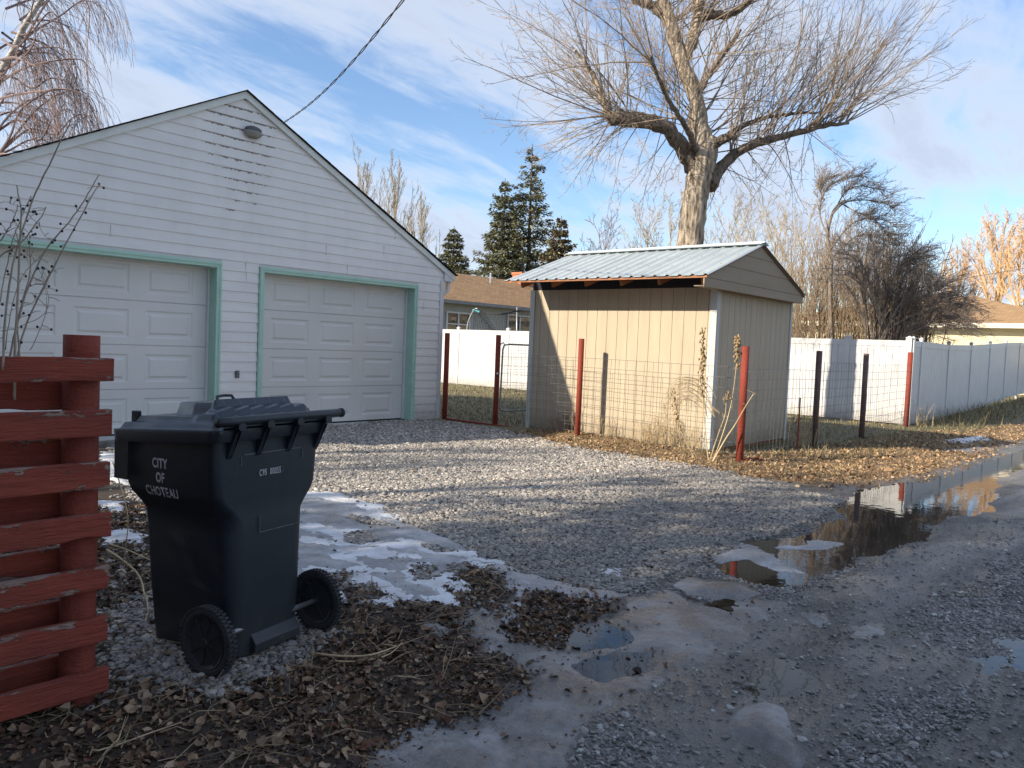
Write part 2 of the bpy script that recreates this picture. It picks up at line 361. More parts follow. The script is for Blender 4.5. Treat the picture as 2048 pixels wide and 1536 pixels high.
    M['darktwig'] = plain('dark shrub twig', (.28, .23, .195), (.15, .122, .10), 2, .85, 0)
    M['hedge'] = plain('tan hedge stem', (.34, .26, .17), (.18, .13, .09), 1.2, .85, 0)
    M['straw'] = plain('bleached straw stem', (.56, .44, .27), (.38, .29, .17), 6, .8, 0)
    M['rose'] = plain('rose cane', (.42, .35, .28), (.24, .19, .15), 8, .7, 0)
    M['hip'] = plain('dried dark hip', (.03, .022, .028), None, 9, .6, 0)
    M['dryseed'] = plain('dry seed capsule', (.42, .31, .17), (.22, .15, .08), 30, .85, 0)
    g = G('spruce needles'); n = g.tex(2.2, 4, .6); c = g.attr('tint', 'Color')
    g.set(color=g.mix(.75, g.ramp(n, [(.3, (.06, .07, .04)), (.7, (.13, .135, .075))]), c), rough=.75); M['spruce'] = g.m
    # loose leaves: colour per leaf
    for nm, s in (('leaf', 1),):
        g = G('dead leaf'); c = g.attr('tint', 'Color'); n = g.tex(90, 4, .6)
        g.set(color=g.mix(.45, c, g.mix(n, (.5, .5, .5), (1.35, 1.3, 1.2)), 'MULTIPLY'), rough=.62); g.bump(g.tex(150, 3), .001); M[nm] = g.m
    # stones
    g = G('river gravel stone'); c = g.attr('tone', 'Fac', 'INSTANCER'); n = g.tex(8, 3, coord='Generated')
    col = g.ramp(c, [(0, (.09, .085, .085)), (.3, (.22, .205, .19)), (.6, (.36, .33, .295)), (.85, (.50, .45, .39)), (1, (.66, .61, .55))])
    g.set(color=g.mix(.5, col, g.mix(n, (.65, .65, .65), (1.2, 1.2, 1.2)), 'MULTIPLY'), rough=.75); M['stone'] = g.m
    g = G('wet alley pebble'); c = g.attr('tone', 'Fac', 'INSTANCER')
    g.set(color=g.ramp(c, [(0, (.055, .053, .053)), (.5, (.15, .144, .138)), (.9, (.27, .262, .255)), (1, (.38, .41, .40))]), rough=.34, spec=.6); M['wetstone'] = g.m
    # ice, snow, water
    for nm, key, c0, c1, c2, r0, r1 in (('frosted ice', 'ice', (.20, .20, .205), (.33, .335, .35), (.50, .51, .54), .25, .5), ('dirty ice', 'dirtyice', (.11, .105, .10), (.185, .18, .178), (.32, .32, .33), .16, .42)):
        g = G(nm); n = g.tex(2.6, 7, .65, dist=.4); n2 = g.tex(24, 6, .7); pits = g.tex(48, 4, .6)
        col = g.ramp(n, [(.32, c0), (.5, c1), (.66, c2)]); col = g.mix(g.ramp(pits, [(.60, 0), (.68, .6)]), col, (.07, .058, .048))
        g.set(color=g.mix(.5, col, g.mix(n2, (.55, .55, .55), (1.4, 1.4, 1.4)), 'MULTIPLY'), rough=g.ramp(n, [(.35, r0), (.65, r1)]), spec=.5)
        g.bump(g.math('ADD', g.math('ADD', g.tex(6, 6, .7), g.math('MULTIPLY', n2, .8)), g.math('MULTIPLY', pits, -.5)), .035); M[key] = g.m
    g = G('old snow'); n = g.tex(5, 5, .6); n2 = g.tex(60, 4, .7)
    g.set(color=g.ramp(n, [(.28, (.40, .40, .40)), (.42, (.60, .60, .61)), (.6, (.72, .74, .78))]), rough=.6); g.bump(g.math('ADD', n, g.math('MULTIPLY', n2, .5)), .022); M['snow'] = g.m
    g = G('puddle water'); n = g.tex(3, 4, .6)
    g.set(color=g.ramp(n, [(.3, (.018, .016, .013)), (.7, (.035, .03, .024))]), rough=.025, spec=.5, ior=1.33)
    g.bump(g.tex(9, 2, .4), .0006); M['water'] = g.m
mats()

# ------------------------------------------------------------------ the ground and what lies on it
Z_ = dict(
 litter=gp([(1040, 868), (1110, 890), (1200, 905), (1300, 918), (1420, 938), (1500, 958), (1620, 975), (1750, 972), (1880, 940), (1960, 912), (2048, 880), (2200, 850), (2200, 815), (2048, 838), (1960, 862), (1850, 862), (1600, 897), (1412, 912), (1280, 890), (1150, 868)]),
 leaves=gp([(-200, 1480), (-250, 1150), (215, 880), (300, 1010), (420, 1230), (600, 1250), (640, 1170), (700, 1205), (900, 1205), (930, 1250), (960, 1300), (1040, 1355), (1010, 1395), (900, 1440), (800, 1490), (700, 1560), (500, 1800), (-500, 1900)]),
 leaf_b=gp([(905, 1128), (960, 1122), (1012, 1150), (1040, 1180), (1015, 1238), (945, 1215), (890, 1175)]),
 leaf_c=gp([(1055, 1178), (1120, 1172), (1175, 1180), (1200, 1215), (1130, 1250), (1110, 1290), (1040, 1280), (1030, 1250), (1060, 1215)]),
 gravel=gp([(210, 900), (330, 878), (600, 852), (827, 840), (900, 845), (1000, 860), (1080, 880), (1200, 903), (1300, 916), (1420, 936), (1500, 960), (1600, 985), (1680, 1000), (1660, 1060), (1500, 1085), (1430, 1105), (1360, 1180), (1240, 1190), (1040, 1150), (900, 1150), (640, 1180), (420, 1230), (300, 1400), (215, 1400)]),
 bin_gravel=gp([(215, 1230), (330, 1180), (560, 1230), (680, 1270), (600, 1330), (480, 1390), (330, 1385), (215, 1330)]),
 water_a=gp([(1690, 985), (1760, 966), (1850, 962), (1960, 925), (2048, 896), (2140, 880), (2140, 905), (2020, 945), (1990, 975), (1990, 1020), (1900, 1033), (1820, 1040), (1760, 1062), (1700, 1045), (1672, 1010)]),
 water_b=gp([(1432, 1108), (1490, 1078), (1600, 1062), (1700, 1040), (1790, 1052), (1800, 1085), (1720, 1108), (1650, 1148), (1570, 1172), (1500, 1165), (1440, 1140)]),
 water_c=gp([(1385, 1205), (1450, 1190), (1510, 1205), (1490, 1232), (1420, 1225)]),
 water_d=gp([(1128, 1262), (1200, 1246), (1268, 1258), (1246, 1284), (1168, 1292)]),
 water_h=gp([(1158, 1328), (1240, 1300), (1318, 1302), (1292, 1332), (1200, 1354)]),
 water_j=gp([(1560, 1085), (1660, 1035), (1740, 1000), (1850, 1005), (1900, 1030), (1830, 1072), (1760, 1105), (1640, 1118)]),
 water_e=gp([(1968, 1318), (2005, 1312), (2012, 1335), (1975, 1342)]),
 water_f=gp([(1505, 1320), (1560, 1305), (1600, 1325), (1590, 1375), (1530, 1375), (1490, 1350)]),
 water_g=gp([(2000, 1275), (2100, 1270), (2110, 1345), (2035, 1335)]),
 ice_a=gp([(560, 985), (640, 990), (730, 1012), (795, 1040), (850, 1060), (900, 1078), (960, 1105), (1055, 1145), (1120, 1158), (1180, 1168), (1245, 1186), (1190, 1202), (1110, 1190), (1050, 1172), (1040, 1200), (1035, 1240), (1000, 1255), (1000, 1228), (1022, 1195), (1020, 1165), (960, 1128), (905, 1130), (880, 1160), (905, 1200), (800, 1198), (700, 1212), (630, 1190), (540, 1200), (500, 1080)]),
 ice_b=gp([(912, 1208), (960, 1222), (1015, 1245), (1040, 1272), (1100, 1290), (1140, 1250), (1200, 1222), (1250, 1192), (1340, 1185), (1400, 1200), (1500, 1195), (1560, 1205), (1530, 1240), (1480, 1275), (1420, 1310), (1330, 1365), (1240, 1400), (1190, 1440), (1130, 1500), (1080, 1620), (600, 1700), (740, 1536), (800, 1485), (900, 1438), (1000, 1398), (1050, 1360), (1030, 1320), (960, 1295), (930, 1250)]),
 ice_c=gp([(1343, 1170), (1375, 1152), (1420, 1160), (1490, 1165), (1535, 1188), (1500, 1200), (1440, 1196), (1370, 1192)]),
 ice_d=gp([(1440, 1452), (1480, 1420), (1530, 1398), (1562, 1412), (1580, 1450), (1612, 1500), (1600, 1530), (1555, 1500), (1500, 1480), (1455, 1462)]),
 ice_e=gp([(1350, 1540), (1380, 1515), (1420, 1503), (1440, 1530), (1450, 1580), (1340, 1580)]),
 ice_f=gp([(1440, 1118), (1500, 1088), (1530, 1092), (1565, 1118), (1590, 1138), (1555, 1135), (1500, 1115)]),
 ice_g=gp([(1560, 1092), (1640, 1075), (1710, 1082), (1640, 1098)]),
 ice_h=gp([(618, 1412), (660, 1402), (695, 1408), (680, 1422), (640, 1428)]),
 ice_i=gp([(835, 1252), (880, 1245), (905, 1262), (870, 1275)]),
 ice_j=gp([(500, 1520), (560, 1490), (600, 1478), (590, 1500), (530, 1530)]),
 ice_k=gp([(1595, 1225), (1650, 1222), (1670, 1240), (1640, 1252)]),
 ice_l=gp([(1710, 1245), (1760, 1240), (1765, 1262), (1720, 1268)]),
 ice_m=gp([(1880, 900), (1950, 893), (1990, 898), (1940, 908)]),
 snow_a=gp([(560, 1052), (640, 1048), (700, 1062), (735, 1090), (800, 1082), (880, 1100), (940, 1105), (985, 1125), (960, 1132), (900, 1115), (850, 1112), (790, 1108), (720, 1092), (690, 1086), (640, 1075), (560, 1070)]),
 snow_b=gp([(590, 1075), (650, 1080), (700, 1100), (760, 1095), (830, 1108), (870, 1118), (860, 1130), (800, 1120), (740, 1122), (690, 1112), (600, 1090)]),
 snow_c=gp([(640, 1108), (700, 1112), (735, 1125), (780, 1138), (800, 1158), (740, 1150), (690, 1132), (640, 1125)]),
 snow_d=gp([(800, 1150), (860, 1142), (905, 1155), (902, 1198), (860, 1185), (800, 1165)]),
 snow_e=gp([(600, 1128), (650, 1135), (660, 1152), (600, 1150)]),
 snow_f=gp([(200, 905), (250, 908), (262, 980), (215, 965)]),
 snow_g=gp([(205, 1072), (260, 1066), (290, 1078), (280, 1096), (215, 1092)]),
 snow_h=gp([(720, 1150), (780, 1165), (860, 1195), (800, 1196), (700, 1190)]),
 snow_i=gp([(600, 988), (660, 990), (730, 1010), (800, 1038), (760, 1036), (690, 1010), (610, 1000)]),
 snow_j=gp([(1880, 884), (1960, 872), (1985, 880), (1930, 888)]),
 snow_k=gp([(1195, 1130), (1235, 1135), (1240, 1150), (1205, 1148)]),
 snow_l=gp([(200, 1010), (250, 1008), (262, 1030), (215, 1040)]),
 isl_a=gp([(690, 1068), (735, 1062), (755, 1080), (720, 1092), (690, 1085)]),
 isl_b=gp([(838, 1088), (880, 1092), (908, 1102), (870, 1106)]),
 isl_c=gp([(825, 1132), (868, 1132), (862, 1158), (830, 1160)]),
 isl_d=gp([(640, 1148), (700, 1145), (700, 1175), (645, 1172)]),
 isl_e=gp([(665, 1170), (750, 1168), (780, 1195), (700, 1205)]),
 isl_f=gp([(700, 1030), (760, 1042), (790, 1052), (720, 1045)]),
)
def grid_axis(segs):
    a = [segs[0][0]]
    for lo, hi, st in segs:
        n = max(1, int(round((hi-lo)/st))); a += list(lo+(hi-lo)*(np.arange(1, n+1)/n))
    return np.array(a)
def wnoise(X, Y): return fbm(X*3.2, Y*3.2, 41, 4)*.13+fbm(X*13, Y*13, 44, 3)*.035
def relief(X, Y):
    """height of the ground"""
    h = fbm(X*.35, Y*.35, 3, 3)*.02 + fbm(X*2.1, Y*2.1, 9, 3)*.009
    # leaf mound along the wire fence
    h = h+.075*np.exp(-((X-10.75)/.42)**2)*sstep(4.3, 5.2, Y)*sstep(10.2, 8.2, Y)
    # bank at the foot of the alley fence, rising away
    k = sstep(20.5, 27, X)*(.10+.30*sstep(26, 42, X))
    h = h+k*np.exp(-((Y-4.75)/.85)**2)+sstep(21, 28, X)*sstep(5, 6, Y)*sstep(30, 45, X)*.25
    # leaf litter bed
    h = h+.02*sstep(-.05, .25, sdist(X, Y, Z_['leaves']))
    # alley: wheel ruts and lumps
    al = sstep(3.4, 2.2, Y-.02*X)
    h = h+al*(fbm(X*6, Y*9, 21, 4)*.014+fbm(X*24, Y*26, 23, 3)*.0075*sstep(9, 5, X)+fbm(X*1.2, Y*3.0, 31, 3)*.014-.008)
    h = h-al*.014*np.exp(-((Y-1.35)/.22)**2)
    near = 0*X; dip = 0*X; wn = wnoise(X, Y)
    for k_, dep in (('water_a', .045), ('water_b', .045), ('water_c', .03), ('water_d', .028), ('water_h', .028), ('water_j', .045), ('water_e', .03), ('water_f', .024), ('water_g', .03)):
        s = sdist(X, Y, Z_[k_])+wn; near = np.maximum(near, sstep(-.75, -.16, s)); dip = np.maximum(dip, dep*sstep(-.20, .22, s))
    h = h*(1-.85*near)-dip
    # low, soft footing right under the walls and slabs
    return h
XS = grid_axis([(-150, -40, 22), (-40, -6, 4), (-6, -.5, .5), (-.5, .5, .08), (.5, 5.5, .0185), (5.5, 9, .03), (9, 14, .07), (14, 26, .16), (26, 50, 1), (50, 120, 8), (120, 420, 60)])
YS = grid_axis([(-200, -40, 32), (-40, -5, 3.5), (-5, -1, .4), (-1, 5, .019), (5, 7.5, .035), (7.5, 12, .08), (12, 24, .3), (24, 50, 2), (50, 120, 10), (120, 420, 60)])
def grid_faces(nx, ny, keep=None):
    i = np.arange(nx-1)[:, None]*ny; j = np.arange(ny-1)[None]
    q = np.stack([i+j, i+ny+j, i+ny+j+1, i+j+1], -1)
    return q.reshape(-1, 4) if keep is None else q[keep]
def ground():
    X, Y = np.meshgrid(XS, YS, indexing='ij'); Zg = relief(X, Y)
    mb = MB(); mb.add(np.stack([X, Y, Zg], -1).reshape(-1, 3), grid_faces(len(XS), len(YS)))
    nz = fbm(X*1.6, Y*1.6, 51, 5)*.22+fbm(X*9, Y*9, 61, 3)*.05; nz2 = fbm(X*2.2+9, Y*2.2, 71, 5)*.25
    lf = np.maximum.reduce([sdist(X, Y, Z_['leaves']), sdist(X, Y, Z_['leaf_b']), sdist(X, Y, Z_['leaf_c'])])
    w_leaf = sstep(-.08, .10, lf+nz*.35)
    w_grav = sstep(-.12, .16, sdist(X, Y, Z_['gravel'])+nz*.6)
    w_grav = np.maximum(w_grav*(1-w_leaf), sstep(-.05, .06, sdist(X, Y, Z_['bin_gravel'])+nz*.3))
    w_leaf = w_leaf*(1-sstep(-.05, .06, sdist(X, Y, Z_['bin_gravel'])+nz*.3))
    w_lit = sstep(-.2, .3, sdist(X, Y, Z_['litter'])+nz2*.9)
    yard = np.maximum(((X > 10.9) & (Y > 4.9)), 0)*1.0
    alley_n = 3.55-.03*np.clip(X-9, 0, 40)
    w_grass = np.maximum(sstep(-.1, .25, np.minimum(X-10.95, Y-4.9)+nz*.4), sstep(-.3, .5, np.minimum(Y-alley_n, X-9.3)+nz2))*(1-w_grav)
    w_grass = np.maximum(w_grass, sstep(-2.6, -3.4, Y+nz))
    me = mb.mesh('ground')
    for n, a in (('leaf', w_leaf), ('gravel', w_grav), ('litter', w_lit*(1-w_grav*.6)), ('grass', w_grass)):
        at = me.attributes.new('z_'+n, 'FLOAT', 'POINT'); at.data.foreach_set('value', np.ascontiguousarray(a.ravel(), dtype=np.float32))
    me.polygons.foreach_set('use_smooth', np.ones(len(me.polygons), bool))
    o = bpy.data.objects.new('ground', me); COL.objects.link(o); tag(o, kind='structure')
    g = G('ground soil and gravel')
    n = g.tex(1.3, 6, .6); f = g.tex(38, 6, .7); f2 = g.tex(9, 6, .65); pat = g.tex(1.1, 7, .68, stretch=(.45, 1.5, 1), dist=.5)
    # alley: compacted wet grit
    vo = g.tex(62, kind='ShaderNodeTexVoronoi', out=1); vod = g.last.outputs[0]
    alley = g.mix(g.ramp(pat, [(.40, 0), (.58, 1)]), (.080, .073, .067), (.205, .193, .182))
    alley = g.mix(.6, alley, g.mix(f, (.45, .45, .46), (1.6, 1.55, 1.5)), 'MULTIPLY')
    # gravel bed under the stones
    v2 = g.tex(42, kind='ShaderNodeTexVoronoi', out=1); v2d = g.last.outputs[0]
    gcol = g.mix(v2, (.10, .10, .10), (.46, .44, .41)); gcol = g.mix(1, gcol, g.ramp(v2d, [(.15, 1.0), (.62, .25)]), 'MULTIPLY')
    gcol = g.mix(g.ramp(f2, [(.52, 0), (.70, .8)]), gcol, (.075, .052, .036))
    leaf = g.mix(f, (.022, .016, .012), (.085, .058, .038)); leaf = g.mix(.6, leaf, g.mix(f2, (.4, .4, .4), (1.5, 1.45, 1.4)), 'MULTIPLY')
    lit = g.mix(g.tex(46, 4, .8), (.11, .068, .038), (.38, .265, .15)); lit = g.mix(.5, lit, g.mix(f2, (.5, .45, .4), (1.3, 1.3, 1.3)), 'MULTIPLY')
    grass = g.mix(g.tex(30, 5, .75, stretch=(1, .4, 1)), (.07, .065, .03), (.26, .215, .12)); grass = g.mix(.5, grass, g.mix(n, (.5, .6, .4), (1.2, 1.15, 1)), 'MULTIPLY')
    col = g.mix(g.attr('z_grass'), alley, grass); col = g.mix(g.attr('z_litter'), col, lit)
    col = g.mix(g.attr('z_gravel'), col, gcol); col = g.mix(g.attr('z_leaf'), col, leaf)
    dry = g.math('MINIMUM', g.math('ADD', g.math('ADD', g.attr('z_grass'), g.attr('z_litter')), g.math('ADD', g.attr('z_gravel'), g.attr('z_leaf'))), 1)
    wet = g.ramp(g.tex(2.1, 6, .65, stretch=(.5, 1.3, 1)), [(.40, .62), (.55, .34), (.63, .14)])
    g.set(color=col, rough=g.mix(dry, wet, (.85, .85, .85)), spec=.5)
    h = g.math('ADD', g.math('MULTIPLY', f, .7), g.math('MULTIPLY', f2, .9))
    h = g.math('ADD', h, g.math('MULTIPLY', vod, g.math('MULTIPLY', g.attr('z_gravel'), -.9)))
    h = g.math('ADD', h, g.math('MULTIPLY', g.tex(120, 3, .7), .45)); h = g.math('ADD', h, g.math('MULTIPLY', vod, g.math('MULTIPLY', g.math('SUBTRACT', 1, dry), -.55))); g.bump(h, .022)
    me.materials.append(g.m)
ground()
def zg(x, y): return relief(np.atleast_1d(np.asarray(x, float)), np.atleast_1d(np.asarray(y, float)))

def sheet(name, keys, mat, thick, label_kind='structure', holes=(), seed=0, namp=.06, nf=4.5, st=.02, lift=0.0, nfine=.012, flat=None, grow_=0.0):
    """a thin layer (ice, snow, water) with a real, feathered rim that dives under the ground"""
    for key in keys:
        ks = key if isinstance(key, tuple) else (key,)
        P = np.concatenate([np.array(Z_[k]) for k in ks]); x0, y0 = P.min(0)-.4; x1, y1 = P.max(0)+.4
        c = P.mean(0); s_ = st*max(1, np.hypot(*c)/5)
        xs = np.arange(x0, x1, s_); ys = np.arange(y0, y1, s_); X, Y = np.meshgrid(xs, ys, indexing='ij')
        s = np.maximum.reduce([sdist(X, Y, Z_[k]) for k in ks])
        if flat is None: s = s+grow_+fbm(X*nf, Y*nf, 81+seed, 5)*namp+fbm(X*22, Y*22, 91+seed, 3)*nfine
        else: s = s+wnoise(X, Y)
        for hk in holes:
            if len(hk): s = np.minimum(s, -(sdist(X, Y, Z_[hk])+fbm(X*6, Y*6, 99, 4)*.04))
        base = relief(X, Y)
        if flat is None: z = base+lift+thick*sstep(-.03, .16, s)*(1+.35*fbm(X*3, Y*3, 15, 3))-.02*sstep(.005, -.05, s)
        else: z = np.full(X.shape, flat)
        keep = (s > (-.06 if flat is None else -.14)); k4 = keep[:-1, :-1] | keep[1:, :-1] | keep[:-1, 1:] | keep[1:, 1:]
        mb = MB(); mb.add(np.stack([X, Y, z], -1).reshape(-1, 3), grid_faces(len(xs), len(ys), k4))
        me = mb.mesh(name); bm_del_loose(me); me.materials.append(mat); me.polygons.foreach_set('use_smooth', np.ones(len(me.polygons), bool))
        o = bpy.data.objects.new(name, me); COL.objects.link(o); tag(o, kind='structure')
def bm_del_loose(me):
    import bmesh
    b = bmesh.new(); b.from_mesh(me); v = [x for x in b.verts if not x.link_faces]; bmesh.ops.delete(b, geom=v, context='VERTS'); b.to_mesh(me); b.free()
sheet('water', [('water_a', 'water_b', 'water_j')], M['water'], 0, flat=-.022, namp=.3, nfine=.03, st=.05)
sheet('water', ['water_c', 'water_f', ('water_e', 'water_g')], M['water'], 0, flat=-.014, namp=.2, nfine=.02, st=.05)
ISL = ['isl_a', 'isl_b', 'isl_c', 'isl_d', 'isl_e', 'isl_f']
sheet('ice', ['ice_a'], M['ice'], .022, holes=ISL, namp=.09)
sheet('ice', ['ice_b'], M['dirtyice'], .013, holes=['leaf_c', 'water_d', 'water_h'], namp=.16, nfine=.05, seed=3)
sheet('ice', ['ice_d'], M['dirtyice'], .035, namp=.03, seed=4)
sheet('ice', ['ice_f', 'ice_g'], M['ice'], .02, namp=.10, nfine=.03, seed=6, lift=.024)
sheet('ice', ['ice_c', 'ice_e', 'ice_h', 'ice_i', 'ice_j', 'ice_k', 'ice_l', 'ice_m'], M['dirtyice'], .02, namp=.07, nfine=.03, seed=5)
sheet('water', [('water_d', 'water_h')], M['water'], 0, flat=-.012, namp=.15, nfine=.02, st=.04)
sheet('snow', ['snow_a', 'snow_b', 'snow_c', 'snow_d', 'snow_e', 'snow_h', 'snow_i'], M['snow'], .020, holes=ISL, nf=6.5, namp=.15, nfine=.07, grow_=.055, seed=7, lift=.006)
sheet('snow', ['snow_f', 'snow_g', 'snow_j', 'snow_k', 'snow_l'], M['snow'], .022, nf=7, namp=.12, nfine=.03, seed=8, lift=.004)

def inside(X, Y, key, n=0): return sdist(X, Y, Z_[key])+n
def ice_mask(X, Y):
    s = np.maximum.reduce([sdist(X, Y, Z_[k]) for k in ('ice_a', 'ice_b', 'ice_c', 'ice_f', 'snow_f', 'snow_g', 'ice_d')])+fbm(X*4.5, Y*4.5, 81, 5)*.09
    for k in ISL+['leaf_c', 'leaf_b']: s = np.minimum(s, -sdist(X, Y, Z_[k]))
    return s
def water_mask(X, Y): return np.maximum.reduce([sdist(X, Y, Z_[k]) for k in ('water_a', 'water_b', 'water_c', 'water_d', 'water_h', 'water_j', 'water_e', 'water_f', 'water_g')])+wnoise(X, Y)

def stones(name, label, cat, pts, size, tone, mat, flat=.6, seed=1):
    """a mesh of points; geometry nodes put a worn pebble on each"""
    me = bpy.data.meshes.new(name); me.vertices.add(len(pts)); me.vertices.foreach_set('co', np.ascontiguousarray(pts, dtype=np.float32).ravel())
    n = len(pts); r = np.random.default_rng(seed)
    rot = np.stack([r.normal(0, .35, n), r.normal(0, .35, n), r.uniform(0, 6.28, n)], 1)
    scl = size[:, None]*np.stack([r.uniform(.8, 1.35, n), r.uniform(.65, 1.05, n), r.uniform(.8, 1.2, n)*flat], 1)
    for nm, typ, key, arr in (('rot', 'FLOAT_VECTOR', 'vector', rot), ('scl', 'FLOAT_VECTOR', 'vector', scl), ('tonep', 'FLOAT', 'value', tone)):
        a = me.attributes.new(nm, typ, 'POINT'); a.data.foreach_set(key, np.ascontiguousarray(arr, dtype=np.float32).ravel())
    o = bpy.data.objects.new(name, me); COL.objects.link(o); tag(o, label, cat, kind='stuff')
    ng = bpy.data.node_groups.new(name+' scatter', 'GeometryNodeTree')
    ng.interface.new_socket('Geometry', in_out='INPUT', socket_type='NodeSocketGeometry'); ng.interface.new_socket('Geometry', in_out='OUTPUT', socket_type='NodeSocketGeometry')
    N = ng.nodes; L = ng.links; gi = N.new('NodeGroupInput'); go = N.new('NodeGroupOutput')
    join = N.new('GeometryNodeGeometryToInstance'); variants = []
    for k in range(5):
        ico = N.new('GeometryNodeMeshIcoSphere'); ico.inputs['Radius'].default_value = .5; ico.inputs['Subdivisions'].default_value = 2
        sp = N.new('GeometryNodeSetPosition'); ns = N.new('ShaderNodeTexNoise'); ns.noise_dimensions = '4D'; ns.inputs['W'].default_value = k*3.7; ns.inputs['Scale'].default_value = 1.6; ns.inputs['Detail'].default_value = 1
        ps = N.new('GeometryNodeInputPosition'); L.new(ps.outputs[0], ns.inputs['Vector'])
        v = N.new('ShaderNodeVectorMath'); v.operation = 'SUBTRACT'; v.inputs[1].default_value = (.5, .5, .5); L.new(ns.outputs['Color'], v.inputs[0])
        v2 = N.new('ShaderNodeVectorMath'); v2.operation = 'SCALE'; v2.inputs['Scale'].default_value = .75; L.new(v.outputs[0], v2.inputs[0])
        L.new(v2.outputs[0], sp.inputs['Offset']); L.new(ico.outputs[0], sp.inputs['Geometry'])
        sm = N.new('GeometryNodeSetMaterial'); sm.inputs['Material'].default_value = mat; L.new(sp.outputs[0], sm.inputs[0]); variants.append(sm)
    for s in variants: L.new(s.outputs[0], join.inputs[0])
    iop = N.new('GeometryNodeInstanceOnPoints'); L.new(gi.outputs[0], iop.inputs['Points']); L.new(join.outputs[0], iop.inputs['Instance'])
    iop.inputs['Pick Instance'].default_value = True
    def na(nm, t):
        a = N.new('GeometryNodeInputNamedAttribute'); a.data_type = t; a.inputs[0].default_value = nm; return a.outputs[0]
    ri = N.new('FunctionNodeRandomValue'); ri.data_type = 'INT'; ri.inputs[4].default_value = 0; ri.inputs[5].default_value = 4
    L.new(ri.outputs[2], iop.inputs['Instance Index'])
    e2r = N.new('FunctionNodeEulerToRotation'); L.new(na('rot', 'FLOAT_VECTOR'), e2r.inputs[0]); L.new(e2r.outputs[0], iop.inputs['Rotation'])
    L.new(na('scl', 'FLOAT_VECTOR'), iop.inputs['Scale'])
    st = N.new('GeometryNodeStoreNamedAttribute'); st.data_type = 'FLOAT'; st.domain = 'INSTANCE'; st.inputs['Name'].default_value = 'tone'
    L.new(iop.outputs[0], st.inputs['Geometry']); L.new(na('tonep', 'FLOAT'), st.inputs['Value']); L.new(st.outputs[0], go.inputs[0])
    md = o.modifiers.new('scatter', 'NODES'); md.node_group = ng; me.materials.append(mat); return o
def scatter(n, x0, x1, y0, y1, dens):
    """random ground points, kept with probability dens(x, y)"""
    X = RNG.uniform(x0, x1, n); Y = RNG.uniform(y0, y1, n); k = RNG.uniform(0, 1, n) < dens(X, Y); return X[k], Y[k]
def in_view(X, Y):
    a = np.degrees(np.arctan2(Y, X)); return (a > 2) & (a < 80)
def gravel():
    def den(X, Y):
        nz = fbm(X*1.6, Y*1.6, 51, 5)*.22
        s = np.maximum(sdist(X, Y, Z_['gravel'])+nz*.6, sdist(X, Y, Z_['bin_gravel'])+nz*.3)
        d = sstep(-.12, .1, s)*(ice_mask(X, Y) < .01)*(water_mask(X, Y) < -.02)
        lf = np.maximum(np.minimum(sdist(X, Y, Z_['leaves']), -sdist(X, Y, Z_['bin_gravel'])), sdist(X, Y, Z_['leaf_b']))
        d = d*(1-.93*sstep(-.05, .12, lf+nz*.3))
        dist = np.hypot(X, Y); return d*in_view(X, Y)*np.clip(1.4-dist/13, .12, 1)
    X, Y = scatter(330000, 1.2, 11, 2.6, 11.2, den)
    dist = np.hypot(X, Y); sz = RNG.lognormal(0, .28, len(X))*.0235*(1+.03*np.maximum(dist-5, 0)); sz = np.clip(sz, .01, .06)
    tone = np.clip(RNG.normal(.52, .24, len(X)), 0, 1)
    wetn = sstep(5.2, 3.4, Y-.12*(X-5)); tone = tone*(1-.38*wetn)
    stones('gravel', 'loose grey and tan river gravel covering the driveway', 'gravel', np.stack([X, Y, zg(X, Y)+sz*.14], 1), sz, tone, M['stone'])
    def den2(X, Y):
        al = (Y < 3.3+.0*X)*(ice_mask(X, Y) < -.01)*(water_mask(X, Y) < .03)*(sdist(X, Y, Z_['leaves']) < -.02)
        patch = sstep(.0, .35, fbm(X*.9+3, Y*1.4, 111, 3)+.55*np.exp(-((Y-.75)/.4)**2)*sstep(2.5, 3.2, X))
        return al*in_view(X, Y)*(.12+.88*patch)*np.clip(1.3-np.hypot(X, Y)/8, .1, 1)
    X, Y = scatter(190000, 1.6, 9, -.3, 3.6, den2)
    sz = np.clip(RNG.lognormal(0, .42, len(X))*.0135, .006, .045); tone = np.clip(RNG.normal(.45, .26, len(X)), 0, 1)
    stones('pebbles', 'dark wet pebbles pressed into the alley mud', 'pebbles', np.stack([X, Y, zg(X, Y)+sz*.05], 1), sz, tone, M['wetstone'], .55, 2)
gravel()

